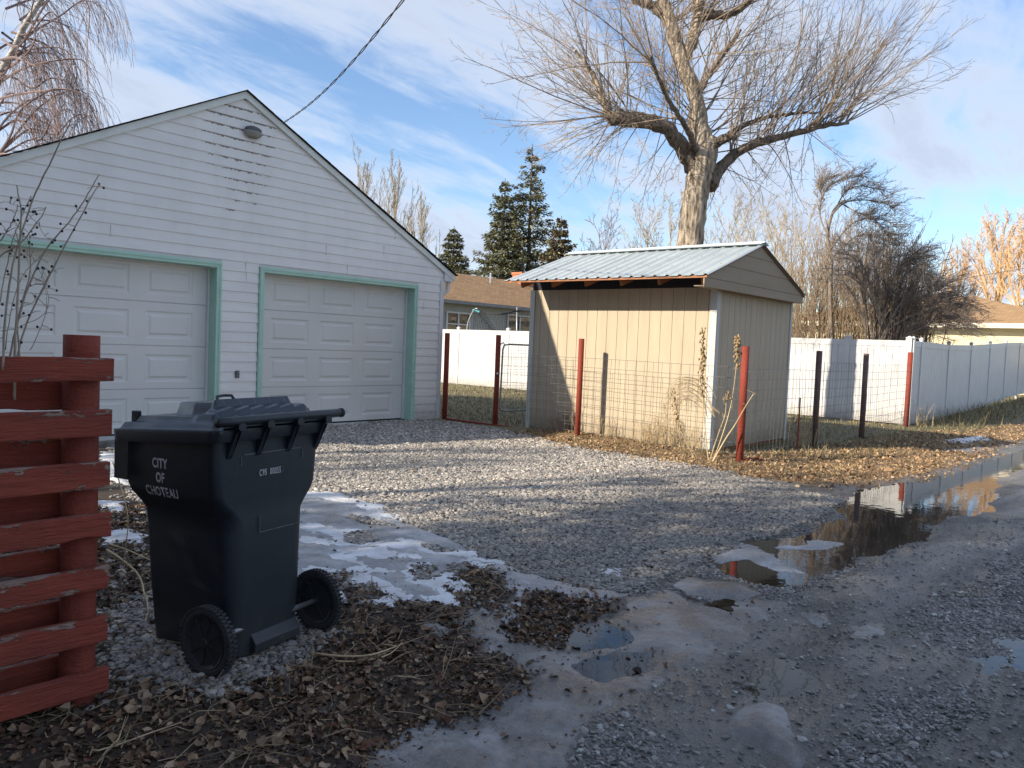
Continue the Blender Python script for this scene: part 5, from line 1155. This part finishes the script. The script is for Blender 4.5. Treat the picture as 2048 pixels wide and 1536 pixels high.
def spruce(label, x, y, H, R, seed, lv=30, br=19, dens=64, group=None, sparse=0, side=None, z0=.8, brown=0):
    rg = np.random.default_rng(seed); t = thing('spruce', label, 'spruce tree', (x, y, 0), 0, group)
    m = MB(); m.tube([(0, 0, -.2), (rg.normal(0, .05), 0, H*.5), (0, 0, H)], [R*.09, R*.05, .02], 8); m.build('trunk', M['limb'], t)
    V = []; Tn = []
    for k in range(lv):
        f = (k+rg.uniform(-.3, .3))/lv; z = z0+(H-z0)*f; rad0 = R*1.2*(1-f)**.85*(1+.22*math.sin(k*2.3+seed)+rg.normal(0, .08))+.12
        nb = max(4, int(br*(1-.45*f)))
        for b in range(nb):
            if rg.uniform() < sparse*f: continue
            a = 2*PI*(b+rg.uniform(-.4, .4))/nb+k*.7; L = rad0*rg.uniform(.5, 1.2); n = max(6, int(dens*1.7*L/R*1.2)+4)
            s = np.sqrt(rg.uniform(.02, 1, n)); dr = -.10*L*s+.20*L*s*s*(1 if f > .5 else .6)-.18*L*s*(f < .4)
            w = rg.normal(0, 1, n)*.15*L*(1-.4*s); px_ = np.cos(a)*L*s-np.sin(a)*w; py_ = np.sin(a)*L*s+np.cos(a)*w; pz = z+dr+rg.normal(0, .022*R, n)-.05*R*np.abs(rg.normal(0, 1, n))*s
            V.append(np.stack([px_, py_, pz], 1)); Tn.append(np.full(n, a))
    C = np.concatenate(V); A = np.concatenate(Tn); n = len(C); up = np.array([0, 0, 1.])
    if side:
        ang, zz, L = side; q = rg.uniform(0, 1, 900)**.6; sd = np.stack([np.cos(ang)*L*q, np.sin(ang)*L*q, zz+.35*L*q*q+rg.normal(0, .13, 900)-.25*L*q*0], 1)+rg.normal(0, .10, (900, 3)); C = np.concatenate([C, sd]); A = np.concatenate([A, np.full(900, ang)]); n = len(C)
    az = A+rg.normal(0, .7, n); d = np.stack([np.cos(az), np.sin(az), rg.normal(.05, .35, n)], 1); ln = rg.uniform(.10, .26, n)*(.7+.12*R)
    sd = np.cross(d, np.tile(up, (n, 1)))+rg.normal(0, .5, (n, 3)); sd /= np.linalg.norm(sd, axis=1)[:, None]; wd = ln*rg.uniform(.22, .42, n)
    e = C+d*ln[:, None]; mpt = C+d*(ln*.45)[:, None]; dz = np.array([0, 0, -1])*(ln*.25)[:, None]
    VV = np.stack([C, mpt+sd*wd[:, None], e+dz, mpt-sd*wd[:, None]], 1).reshape(-1, 3)
    col = np.array([(.075, .08, .045), (.11, .11, .06), (.15, .14, .075), (.055, .06, .04)])[rg.integers(0, 4, n)]*rg.uniform(.6, 1.3, n)[:, None]*1.9
    if brown: top = (C[:, 2] > H*.55) & (rg.uniform(0, 1, n) < brown); col[top] = np.array([.16, .085, .05])
    m = MB(); m.add(VV, np.arange(4*n).reshape(-1, 4), None, np.repeat(col, 4, 0)); m.build('crown', M['spruce'], t); return t
def ray_xy(px, X): d = ray(px, 600); return X, X*d[1]/d[0]
for lab, px, X, py, R, sd, kw in (('small dark spruce nearest the garage roof', 903, 42, 452, 2.3, 1, {}), ('left spruce of the tall pair behind the brown roofed house', 1001, 41, 358, 2.7, 2, {}), ('tallest spruce with a thin open top behind the brown roofed house', 1052, 43, 290, 3.0, 3, dict(sparse=.35, brown=.12)), ('ragged short spruce leaning beside the shed roof', 1116, 37, 432, 1.7, 4, dict(sparse=.3, brown=.45, side=(rad(-52), 6.1, 2.1)))):
    x, y = ray_xy(px, X); H = at_x(px, py, X)[2]; spruce(lab, x, y, H, R, sd, group='spruces beyond the houses', **kw)

def bare_tree(name, label, cat, x, y, H, seed, mat, trunk='limb', cfg=None, nb=9, spread=35, r=.16, group=None, z0=.25, lean=(0, 0)):
    rg = np.random.default_rng(seed); t = thing(name, label, cat, (x, y, 0), 0, group); m = MB(); c = cfg or {}
    P = spline([(0, 0, -.2), (rg.normal(0, .1), rg.normal(0, .1), H*.3), (lean[0]*.5+rg.normal(0, .2), lean[1]*.5, H*.6), (lean[0], lean[1], H*.86)], 16); m.tube(P, np.linspace(r, r*.2, 16), 8); m.build('trunk', M[trunk], t)
    m = MB(); cc = dict(n=[7, 5, 3, 0], len=[.5, .5, .5, 0], ang=[32, 34, 34, 0], pull=[UP*.55, UP*.4, UP*.2, UP*.1], wob=[.07, .09, .1, .1], t0=[.25, .2, .2, 0], rr=[.55, .6, .65, 0], sides=[5, 3, 3, 3], tip=.3, rmin=.008); cc.update(c)
    for k in range(nb):
        s = z0+(1-z0)*(k+.5)/nb; q = P[min(15, int(s*15))]; a = k*2.4+rg.uniform(-.4, .4); el = rad(90-spread*rg.uniform(.8, 1.5)*(1-.5*s))
        grow(m, q, (math.cos(a)*math.cos(el), math.sin(a)*math.cos(el), math.sin(el)), H*(.62-.38*s)*rg.uniform(.8, 1.15), r*.55*(1-.6*s), 0, cc, rg, 7)
    m.build('crown', M[mat], t); return t
def put(px, X, py): x, y = ray_xy(px, X); return x, y, at_x(px, py, X)[2]
for i, (px, X, py, lab) in enumerate(((722, 60, 342, 'pale bare poplar showing just above the garage roof slope'), (782, 58, 352, 'taller bare poplar between the garage roof and the small spruce'), (836, 56, 425, 'lowest of the bare poplars beside the garage eave'))):
    x, y, H = put(px, X, py); bare_tree('bare_poplar', lab, 'tree', x, y, H, 30+i, 'paletwig', 'paletwig', dict(ang=[18, 20, 22, 0], pull=[UP*.9, UP*.8, UP*.6, UP*.3], rmin=.014), 13, 16, .2, 'bare poplars beyond the garage')
for i, (px, X, py, lab, mt) in enumerate(((1205, 46, 452, 'low red brown twiggy tree left of the shed ridge', 'redtwig'), (1335, 48, 402, 'pale bare tree directly left of the big trunk', 'paletwig'), (1450, 50, 398, 'pale bare tree directly right of the big trunk', 'paletwig'), (1545, 46, 440, 'pale bare tree above the right slope of the shed', 'paletwig'), (1290, 52, 425, 'farther pale bare tree left of the trunk, behind its low twigs', 'paletwig'), (1500, 55, 410, 'farther pale bare tree between the trunk and the shed roof peak', 'paletwig'), (1600, 52, 430, 'farther pale bare tree behind the tan hedge', 'paletwig'))):
    x, y, H = put(px, X, py); bare_tree('bare_tree', lab, 'tree', x, y, H, 40+i, mt, mt, dict(rmin=.009), 11, 42, .12, 'bare trees on the skyline')
for i, (px, X, py, lab) in enumerate(((1995, 66, 448, 'golden twigged willow straight above the hip roof'), (2052, 62, 432, 'golden willow cut by the right edge of the view'), (1915, 72, 510, 'smaller orange twigged willow behind the dark shrub'))):
    x, y, H = put(px, X, py); bare_tree('golden_willow', lab, 'willow tree', x, y, H, 50+i, 'goldtwig', 'goldtwig', dict(n=[8, 6, 5, 0], rmin=.010, len=[.5, .5, .55, 0], pull=[UP*.7, UP*.7, UP*.3, UP*.1]), 13, 30, .24, 'willows beyond the far house')

def thicket():
    rg = np.random.default_rng(21); x, y = ray_xy(1660, 24.5); t = thing('bare_hedge', 'tan thicket of upright bare stems growing behind the white fence', 'hedge', (x, y, 0)); m = MB(); n = 0
    for k in range(230):
        px = rg.uniform(1568, 1860); X = rg.uniform(22.6, 26.5); xx, yy = ray_xy(px, X); topy = 455+60*abs((px-1680)/150)+rg.uniform(-15, 110); H = at_x(px, topy, X)[2]
        c = dict(n=[6, 3, 0], len=[.34, .5, 0], ang=[20, 26, 0], pull=[UP*.5, UP*.5, UP*.3], wob=[.04, .08, .1], t0=[.3, .2, 0], rr=[.5, .6, 0], sides=[4, 3, 3], tip=.25, rmin=.0055)
        grow(m, (xx, yy, 0), (rg.normal(0, .12), rg.normal(0, .12), 1), H, .02*rg.uniform(.6, 1.4), 0, c, rg, 8)
    P_('stems', m, M['hedge'], t)
    # slender tree with a windswept head
    b = ray_xy(1662, 23.4); base = np.array([b[0], b[1], 0]); t = thing('windswept_tree', 'slender dark tree with a windswept flat head above the hedge', 'tree', tuple(base)); m = MB()
    at = lambda px, py, dp=0: at_d(px, py, base+DP*dp)
    P = spline([at(1664, 700), at(1660, 600), at(1662, 520), at(1655, 470), at(1668, 420), at(1690, 400)], 24); m.tube(P, np.linspace(.075, .03, 24), 8); P_('trunk', m, M['darktwig'], t, smooth=True); m = MB()
    for a in ([(1655, 470), (1640, 430), (1648, 385), (1680, 360), (1720, 352)], [(1664, 430), (1690, 405), (1730, 400), (1765, 405), (1785, 415)], [(1660, 500), (1690, 460), (1720, 440), (1760, 438), (1790, 450)], [(1668, 425), (1690, 385), (1720, 372), (1755, 378)], [(1662, 520), (1700, 480), (1740, 470), (1780, 485)], [(1648, 400), (1640, 375), (1655, 358)], [(1680, 405), (1715, 425), (1750, 440), (1775, 470)]):
        Q = spline([at(px, py, rg.normal(0, .15)) for px, py in a], 18); m.tube(Q, np.linspace(.026, .009, 18), 5, False)
        for i in range(46):
            s = rg.integers(4, 18); d = Q[min(17, s+1)]-Q[s-1]; c = dict(n=[5, 3, 0], len=[.55, .5, 0], ang=[30, 35, 0], pull=[SX*.3+UP*.2, SX*.2+UP*.1, SX*.1], wob=[.18, .2, .2], t0=[.15, .1, 0], rr=[.7, .7, 0], sides=[3, 3, 3], tip=.4, rmin=.0036)
            grow(m, Q[s], nrm(d)+UP*.8*rg.uniform(-.6, 1)+DP*rg.normal(0, .7), rg.uniform(.3, .8), .008, 0, c, rg, 5)
    P_('crown', m, M['darktwig'], t)
    b = ray_xy(1800, 23.0); base = np.array([b[0], b[1], 0]); t = thing('arching_shrub', 'dark dense bare shrub arching to the right over the white fence corner', 'shrub', tuple(base)); m = MB()
    st = MB()
    ends = [(rg.uniform(1745, 1935), 0) for _ in range(70)]
    for k in range(80):
        ang = rad(rg.uniform(-8, 150)); q = rg.uniform(.45, 1)**.5; ex = 1790+(150 if ang < rad(90) else 165)*math.cos(ang)*q+rg.uniform(-8, 8); ey = 655-(178-34*math.sin(ang*2))*math.sin(ang)*q; dp = rg.normal(0, .9)
        sx = rg.uniform(1735, 1790); Q = spline([at_d(sx, 705, base+DP*dp*.3), at_d(sx+(ex-sx)*.25, 690-(690-ey)*.5, base+DP*dp*.6), at_d(sx+(ex-sx)*.65, ey+(690-ey)*.12-6, base+DP*dp), at_d(ex, ey+8, base+DP*dp*1.2)], 18)
        (st if k < 14 else m).tube(Q, np.linspace(.032 if k < 14 else .017, .007, 18), 5, False)
        for i in range(9):
            s = rg.integers(5, 18); d = Q[min(17, s+1)]-Q[s-1]; c = dict(n=[6, 3, 0], len=[.6, .5, 0], ang=[30, 36, 0], pull=[SX*.35+UP*.05, SX*.3-UP*.1, -UP*.1], wob=[.13, .15, .16], t0=[.1, .1, 0], rr=[.7, .7, 0], sides=[3, 3, 3], tip=.4, rmin=.0038)
            grow(m, Q[s], nrm(d)+rg.normal(0, .42, 3)+UP*.15, rg.uniform(.35, .85), .0085, 0, c, rg, 5)
    P_('trunk', st, M['darktwig'], t); P_('crown', m, M['darktwig'], t)
thicket()

# ------------------------------------------------------------------ houses beyond
def house_left():
    t = thing('house', 'low house with a brown shingle roof and orange brick chimney behind the white fence', 'house', (27, 24, 0))
    A = (21.0, 24.5, 3.35); yE, yR = 24.0, 28.2; x0, x1 = 20.5, 35.5; zE, zR = 3.33, 5.0
    m = MB(); m.box(x0+.5, x1-.5, yE+.5, yE+.7, 0, zE-.05); 
    for k in range(21): m.box(x0+.5, x1-.5, yE+.488, yE+.499, k*.15+.02, k*.15+.1675)
    m.box(x0+.5, x0+.7, yE+.7, 32, 0, zE).box(x1-.7, x1-.5, yE+.7, 32, 0, zE); P_('wall', m, M['palewall'], t)
    m = MB(); m.add([(x0, yE, zE), (x1, yE, zE), (x1, yR, zR), (x0, yR, zR), (x0, 2*yR-yE, zE), (x1, 2*yR-yE, zE), (x0, yE, zE-.06), (x1, yE, zE-.06), (x0, 2*yR-yE, zE-.06), (x1, 2*yR-yE, zE-.06)], [(0, 1, 2, 3), (3, 2, 5, 4), (0, 1, 7, 6)]); o = P_('roof', m, M['shingle_brown'], t); uvslope(o, 0, yE, zE)
    m = MB(); m.add([(x0+.5, yE+.6, zE-.06), (x0+.5, 31.9, zE-.06), (x0+.5, yR, zR-.1)], None, [(0, 1, 2)]).box(x0+.05, x1-.05, yE+.02, yE+.5, zE-.09, zE-.07); P_('gable', m, M['palewall'], t)
    m = MB(); m.box(x0-.02, x1+.02, yE-.10, yE-.002, zE-.14, zE-.005); P_('gutter', m, M['gutter'], t)
    cx = at_y(1048, 540, yR-.3)[0]
    m = MB(); m.box(cx-.48, cx+.48, yR-.55, yR+.1, zR-.5, zR+.42).box(cx-.52, cx+.52, yR-.59, yR+.14, zR+.34, zR+.46); P_('chimney', m, M['brick'], t)
    vx = at_y(981, 562, yE+3.2)[0]; m = MB(); m.tube([(vx, yE+3.2, zR-.6), (vx, yE+3.2, zR+.12)], .05, 8); P_('vent_pipe', m, M['galv'], t)
    for pxa, pxb, pya, pyb in ((892, 938, 622, 665), (1014, 1062, 628, 668)):
        a = at_y(pxa, pya, yE+.47); b = at_y(pxb, pyb, yE+.47); xa, xb, zt, zb = a[0], b[0], a[2], b[2]-.2
        m = MB(); xm = (xa+xb)/2; fw = .07; y_ = yE+.44
        for q in ((xa, xb, zt-fw, zt), (xa, xb, zb, zb+fw), (xa, xa+fw, zb+fw, zt-fw), (xb-fw, xb, zb+fw, zt-fw), (xm-fw/2, xm+fw/2, zb+fw, zt-fw)): m.box(q[0], q[1], y_-.03, y_+.03, q[2], q[3])
        if pxa < 900: m.box(xa+fw, xm-fw/2, y_-.01, y_+.02, (zt+zb)/2-.025, (zt+zb)/2+.025).box(xm+fw/2, xb-fw, y_-.01, y_+.02, (zt+zb)/2-.025, (zt+zb)/2+.025)
        w = P_('window', m, M['trimwhite'], t); m = MB(); m.box(xa+.02, xb-.02, y_+.021, y_+.03, zb+.02, zt-.02); m.build('pane', M['glass'], w)
    # trampoline between the house and the fence
    X = 23.0; base = at_x(1000, 655, X)
    t = thing('trampoline', 'trampoline frame with sagging black safety net above the white fence', 'trampoline', (base[0], base[1], 0)); m = MB()
    def q(px, py, X_=X): return at_x(px, py, X_)
    P_('pole', MB().tube(spline([q(932, 700), q(934, 660), (q(938, 640)), q(948, 620), q(955, 617)], 14), .028, 8), M['galv'], t, smooth=True)
    P_('pole', MB().tube([q(1033, 720, 24.5), q(1034, 614, 24.5)], .028, 8), M['galv'], t, smooth=True)
    net = MB(); a = spline([q(950, 618), q(975, 626), q(1005, 628), q(1034, 622, 24.5), q(1080, 622, 25)], 22); b = spline([q(944, 680), q(985, 682), q(1010, 684), q(1034, 684, 24.5), q(1080, 684, 25)], 22)
    for s in np.linspace(0, 1, 15):
        r_ = a+(b-a)*s; r_[:, 2] -= 0; net.tube(r_, .006, 3, False)
    for i in range(8, 22): net.tube([a[i], b[i]], .006, 3, False)
    for i in range(0, 11): net.tube([a[0]+(a[i]-a[0])*.3, b[i]], .011, 3, False)
    P_('safety_net', net, M['net'], t); P_('net_band', MB().tube(a, .035, 6), M['net'], t); P_('net_strap', MB().tube(spline([q(950, 620), q(965, 640), q(992, 668)], 10), .05, 6), M['net'], t)
    P_('net_clip', MB().tube([q(946, 620), q(960, 624)], .045, 6), M['teal'], t)
house_left()
def house_right():
    X = 40.; zE = 3.33; y0, y1 = 3.2, 17; t = thing('house', 'cream sided house with a tan hip roof at the end of the white alley fence', 'house', (X+5, 9, 0)); D = 10
    m = MB(); m.box(X+.6, X+D, y0+.6, y1-.6, 0, zE-.02)
    for k in range(17): m.box(X+.582, X+.599, y0+.6, y1-.6, k*.2+.01, k*.2+.19)
    P_('wall', m, M['cream'], t)
    a = 4.4; zR = zE+a*.335; P0, P1, P2, P3 = (X, y0, zE), (X, y1, zE), (X+D+.6, y1, zE), (X+D+.6, y0, zE); cx = X+a; R0, R1 = (X+5.3, y0+5.3, zE+5.3*.30), (X+5.3, y1-5.3, zE+5.3*.30)
    m = MB(); m.add([P0, P1, P2, P3, R0, R1], [(0, 1, 5, 4), (2, 3, 4, 5)], [(0, 4, 3), (1, 2, 5)]); o = P_('roof', m, M['shingle_tan'], t)
    uv = o.data.uv_layers.new(name='UVMap')
    for l in o.data.loops: c = o.data.vertices[l.vertex_index].co; uv.data[l.index].uv = (c[1], c[0]-X)
    m = MB(); m.box(X-.02, X+.0, y0, y1, zE-.2, zE+.01).box(X, X+.6, y0+.01, y1, zE-.19, zE-.17).box(X, X+D, y0-.02, y0, zE-.2, zE+.01); P_('fascia', m, M['creamtrim'], t)
house_right()
def far_wires():
    a, b, c = at_x(1900, 562, 52), at_x(1980, 548, 50), at_x(2100, 528, 47); t = thing('overhead_wire', 'thin overhead wire crossing in front of the golden willow', 'wire', tuple(a)); P_('wire', MB().tube(spline([a, b, c], 16), .012, 4), M['cable'], t)
far_wires()

# ------------------------------------------------------------------ weeds, canes, sticks
def stalk(name, label, cat, pts, r0, r1, mat, base, heads=None, group=None, side=0, seed=0):
    rg = np.random.default_rng(seed); t = thing(name, label, cat, tuple(base), 0, group); m = MB(); P = spline([at_d(px, py, base) if len(p_) < 3 else at_d(px, py, np.array(base)+DP*p_[2]) for p_ in pts for px, py in [p_[:2]]], 24); m.tube(P, np.linspace(r0, r1, 24), 6)
    for _ in range(side):
        s = rg.integers(6, 23); m.tube([P[s], P[s]+rg.normal(0, .03, 3)+UP*.02, P[s]+rg.normal(0, .06, 3)+UP*.05], [.003, .002, .0015], 4, False)
    P_('stem', m, M[mat], t, smooth=True)
    if heads:
        m = MB(); s0, n, sz = heads
        for _ in range(n):
            s = rg.uniform(s0, 1)*23; i = int(min(22, s)); c = P[i]*(1-(s-i))+P[i+1]*(s-i)+rg.normal(0, 1, 3)*sz*1.1; k = sz*rg.uniform(.5, 1.1)
            m.lathe([(0, -k), (k*.7, -k*.4), (k*.8, k*.2), (k*.35, k*.9), (k*.5, k*1.1)], c, n=5)
        P_('seed_capsules', m, M['dryseed'], t)
    return t
b0 = np.array([10.25, 5.0, 0.])
stalk('dry_hollyhock', 'tallest dry hollyhock stalk against the corner of the shed', 'dry stalk', [(1418, 925), (1412, 880), (1406, 800), (1404, 740), (1406, 700), (1405, 660)], .011, .004, 'straw', b0, (.42, 130, .021), 'dry stalks beside the front fence post', 6, 1)
stalk('dry_hollyhock', 'second dry hollyhock stalk leaning toward the red post', 'dry stalk', [(1425, 925), (1445, 870), (1462, 810), (1472, 740), (1475, 690), (1476, 676)], .010, .004, 'straw', b0, (.62, 80, .021), 'dry stalks beside the front fence post', 6, 2)
stalk('dry_hollyhock', 'short dry stalk with two seed heads between the hollyhocks', 'dry stalk', [(1418, 926), (1436, 870), (1450, 830), (1453, 800), (1458, 786)], .008, .003, 'straw', b0, (.7, 18, .018), 'dry stalks beside the front fence post', 4, 3)
stalk('dry_hollyhock', 'thick bare cane crossing in front of the red post', 'dry stalk', [(1424, 926), (1450, 880), (1470, 850), (1490, 815), (1507, 788)], .012, .007, 'straw', b0+np.array([-.1, -.1, 0]), None, 'dry stalks beside the front fence post', 3, 4)
stalk('dry_hollyhock', 'reddish dry stalk leaning left of the shed corner', 'dry stalk', [(1392, 922), (1370, 880), (1358, 850), (1350, 810), (1346, 780)], .009, .003, 'straw', b0, (.45, 60, .018), 'dry stalks beside the front fence post', 8, 5)
def arching():
    rg = np.random.default_rng(8); t = thing('arching_grass', 'fine arching dry stems over the wire fence by the shed corner', 'dry weed', tuple(b0)); m = MB(); b = b0+np.array([.05, .15, 0])
    for k in range(26):
        ex = rg.uniform(1318, 1375); ey = rg.uniform(800, 880); top = rg.uniform(752, 800); sx = rg.choice([1448, 1430, 1415]); P = spline([at_d(sx, 835, b), at_d((sx+1390)/2, top+18, b), at_d(1375, top, b), at_d((ex+1360)/2, top+14, b), at_d(ex, ey, b)], 16); m.tube(P, np.linspace(.0034, .0016, 16), 3, False)
        for _ in range(6):
            s = rg.integers(6, 16); m.tube([P[s], P[s]+rg.normal(0, .03, 3)-UP*.05, P[s]+rg.normal(0, .05, 3)-UP*.13], .0016, 3, False)
    m.tube(spline([at_d(1456, 835, b), at_d(1440, 825, b), at_d(1425, 815, b), at_d(1412, 795, b), at_d(1390, 782, b)], 12), .0055, 5)
    P_('stems', m, M['straw'], t)
arching()
def tufts():
    rg = np.random.default_rng(77)
    specs = [(1140, 862, 11.0, 42, .34, 'grey dry weed clump at the foot of the second red post', 'darktwig'), (1110, 872, 10.7, 36, .22, 'low dark weed clump where the leaves meet the gravel', 'darktwig'), (1330, 888, 10.75, 70, .42, 'golden grass tuft against the sunlit shed wall', 'straw'), (1290, 885, 10.8, 50, .36, 'thin straw tuft left of the golden grass', 'straw'), (1385, 905, 10.7, 40, .3, 'straw tuft nearest the shed corner', 'straw'),
             (1612, 895, 13.3, 34, .5, 'tall broken weed stalks beside the third red post', 'straw'), (1598, 897, 13.1, 18, .4, 'thin weed stalks left of the third red post', 'straw'), (1760, 905, 15.3, 14, .3, 'single curled weed in the verge grass', 'straw'), (1800, 898, 16.0, 8, .62, 'two upright dry stalks in the verge', 'straw'), (1845, 885, 17.5, 12, .45, 'branched dry weed near the snow patch', 'straw'), (1840, 845, 20.6, 30, .5, 'pale bent weeds at the white fence corner', 'straw'),
             (1210, 880, 10.9, 26, .28, 'sparse weeds beneath the wire mesh', 'straw'), (1640, 930, 12.1, 20, .2, 'low straw tuft on the verge in front of the shed', 'straw'), (1150, 848, 11.0, 16, .6, 'tall feathery weed left of the second red post', 'straw')]
    for px, py, X, n, h, lab, mt in specs:
        b = at_x(px, py, X); b = np.array([b[0], b[1], float(zg(b[0], b[1])[0])]); t = thing('dry_weed', lab, 'weed', tuple(b), 0, 'dry weeds along the fences'); m = MB()
        for k in range(n):
            a = rg.uniform(0, 2*PI); o = np.array([rg.normal(0, .10), rg.normal(0, .10), -.01]); L = h*rg.uniform(.4, 1.15); ln = np.array([math.cos(a), math.sin(a), 0])*rg.uniform(.05, .42)*L
            P = [b+o, b+o+ln*.3+UP*L*.5, b+o+ln*.8+UP*L*.85, b+o+ln*1.3+UP*L*(.95+.1*rg.normal())]; m.tube(P, [.0034, .003, .0022, .0014], 3, False)
            for _ in range(3):
                q = P[2]+(P[3]-P[2])*rg.uniform(-.6, 1); m.tube([q, q+rg.normal(0, .02, 3)+UP*.035], .0018, 3, False)
        P_('stems', m, M[mt], t)
tufts()
def rose():
    b = np.array([.62, 3.95, 0.]); rg = np.random.default_rng(4); t = thing('rose_bush', 'leafless rose bush with dark dried hips growing behind the red fence', 'rose bush', tuple(b)); m = MB(); hp = []
    canes = [([(30, 800), (33, 690), (40, 560), (44, 450), (34, 372)], .0075), ([(20, 760), (60, 640), (120, 520), (185, 400), (203, 376)], .0055), ([(18, 720), (45, 600), (90, 500), (150, 420), (196, 342)], .0055), ([(5, 740), (10, 640), (28, 520), (62, 400), (110, 300), (138, 242)], .006), ([(-10, 660), (10, 560), (30, 470), (50, 420), (62, 385)], .004),
             ([(40, 720), (38, 640), (60, 560), (64, 500), (60, 478)], .005), ([(-20, 540), (10, 510), (50, 490), (88, 440), (100, 420)], .005), ([(10, 700), (22, 600), (45, 545), (80, 505)], .003), ([(0, 480), (20, 440), (34, 410)], .004), ([(60, 700), (85, 650), (95, 600), (80, 560), (60, 575)], .0022), ([(45, 650), (90, 625), (88, 570), (70, 560)], .002),
             ([(30, 450), (60, 470), (56, 520), (70, 560)], .002), ([(44, 420), (70, 440), (90, 470), (110, 485)], .002), ([(20, 620), (70, 600), (100, 545), (130, 530)], .0018), ([(-20, 420), (10, 402), (40, 410)], .002)]
    for k, (c, r) in enumerate(canes):
        dp = rg.normal(0, .12); P = spline([at_d(px, py, b+DP*dp) for px, py in c], 30); P += np.cumsum(rg.normal(0, .0012, P.shape), 0); m.tube(P, np.linspace(r*.72, r*.3, 30), 6)
        for _ in range(int(5+r*1100)):
            s = rg.integers(4, 29); d = rg.normal(0, 1, 3); d = nrm(d)*rg.uniform(.015, .06); d[2] = abs(d[2])*rg.choice([1, .6, -.4]); q = P[s]+d; m.tube([P[s], P[s]+d*.5+UP*.004, q], [.0016, .0013, .001], 4, False)
            if rg.uniform() < .5: hp.append(MB().lathe([(0, -.005), (.004, -.003), (.005, .001), (.003, .005), (.0015, .006)], q, n=7))
    P_('canes', m, M['rose'], t, smooth=True); [P_('hip', h_, M['hip'], t) for h_ in hp]
rose()
def sticks():
    def st(lab, pts, r, mat='straw', z=None, kids=0, seed=1):
        rg = np.random.default_rng(seed); P0 = [at_z(px, py, h) for px, py, h in pts]; t = thing('fallen_stick', lab, 'stick', tuple(P0[0]), 0, 'loose sticks on the ground'); m = MB(); P = spline(P0, 20); m.tube(P, np.linspace(r, r*.5, 20), 6)
        for _ in range(kids):
            s = rg.integers(5, 19); d = rg.normal(0, 1, 3)*.06; d[2] = abs(d[2]); m.tube([P[s], P[s]+d], [.002, .001], 4, False)
        P_('stem', m, M[mat], t, smooth=True)
    st('long pale stem arching down between the red fence and the cart', [(226, 925, .72), (245, 985, .60), (256, 1040, .48), (250, 1100, .3), (243, 1135, .16)], .004, seed=1)
    st('pale stick lying from the red fence toward the cart base', [(215, 1100, .13), (245, 1120, .12), (277, 1150, .08), (290, 1190, .04), (296, 1220, .03), (288, 1250, .02)], .007, seed=2, kids=4)
    st('second pale stick resting under the first beside the cart', [(218, 1088, .10), (255, 1100, .09), (300, 1120, .06), (340, 1135, .03)], .005, seed=3)
    st('long curved stalk on the leaves right of the cart wheel', [(620, 1306, .02), (680, 1312, .035), (740, 1310, .04), (800, 1290, .04)], .006, seed=4, kids=6)
    st('forked stalk lying under the curved one', [(660, 1322, .02), (720, 1322, .02), (775, 1310, .03), (805, 1285, .05)], .004, seed=5)
    st('straight pale twig across the leaves at the bottom left', [(180, 1506, .02), (240, 1488, .025), (300, 1466, .03), (364, 1444, .04)], .0035, seed=6)
    st('bleached twig near the bottom edge', [(186, 1540, .01), (215, 1500, .02), (235, 1480, .03), (243, 1460, .045)], .005, seed=7, kids=5)
    st('short red stub poking up from the ice', [(743, 1182, .0), (743, 1168, .05), (744, 1150, .10)], .0045, 'rose', seed=8)
    st('thin upright stalk on the leaves right of the cart', [(622, 1335, .01), (626, 1300, .10), (622, 1280, .16)], .0025, seed=9)
    st('thin pale twig on the dark mulch', [(790, 1352, .02), (820, 1354, .02), (842, 1358, .02)], .003, seed=10)
sticks()

# ------------------------------------------------------------------ out of frame, left: spruces added to shade the alley, and bare trees
def shade_makers():
    a = spruce('unseen spruce added at the left to shade the alley, first of its row', -7.4, 8.9, 15.2, 2.8, 91, lv=52, br=14, dens=30, group='unseen spruces added for shade')
    for x, y, s, l in ((-7.8, 5.4, 1.0, 'unseen spruce added at the left to shade the alley, second of its row'), (-7.2, 2.0, .95, 'unseen spruce added at the left to shade the alley, third of its row'), (-8.0, -1.6, 1.05, 'unseen spruce added at the left to shade the alley, fourth of its row'), (-12.0, 8.0, 1.2, 'unseen tall spruce added behind the row for more shade')):
        copy_tree(a, (x, y, 0), s*3, l, (s, s, s))
    b = bare_tree('bare_tree', 'bare tree left of the driveway, its trunk shading the gravel', 'tree', -6.0, 10.9, 9, 60, 'twig', 'limb', dict(rmin=.006), 10, 38, .17, group='bare trees in the left yard')
    copy_tree(b, (-8.0, 14.9, 0), 1.9, 'second bare tree farther back in the left yard', (1.05, 1.05, 1.05))
shade_makers()
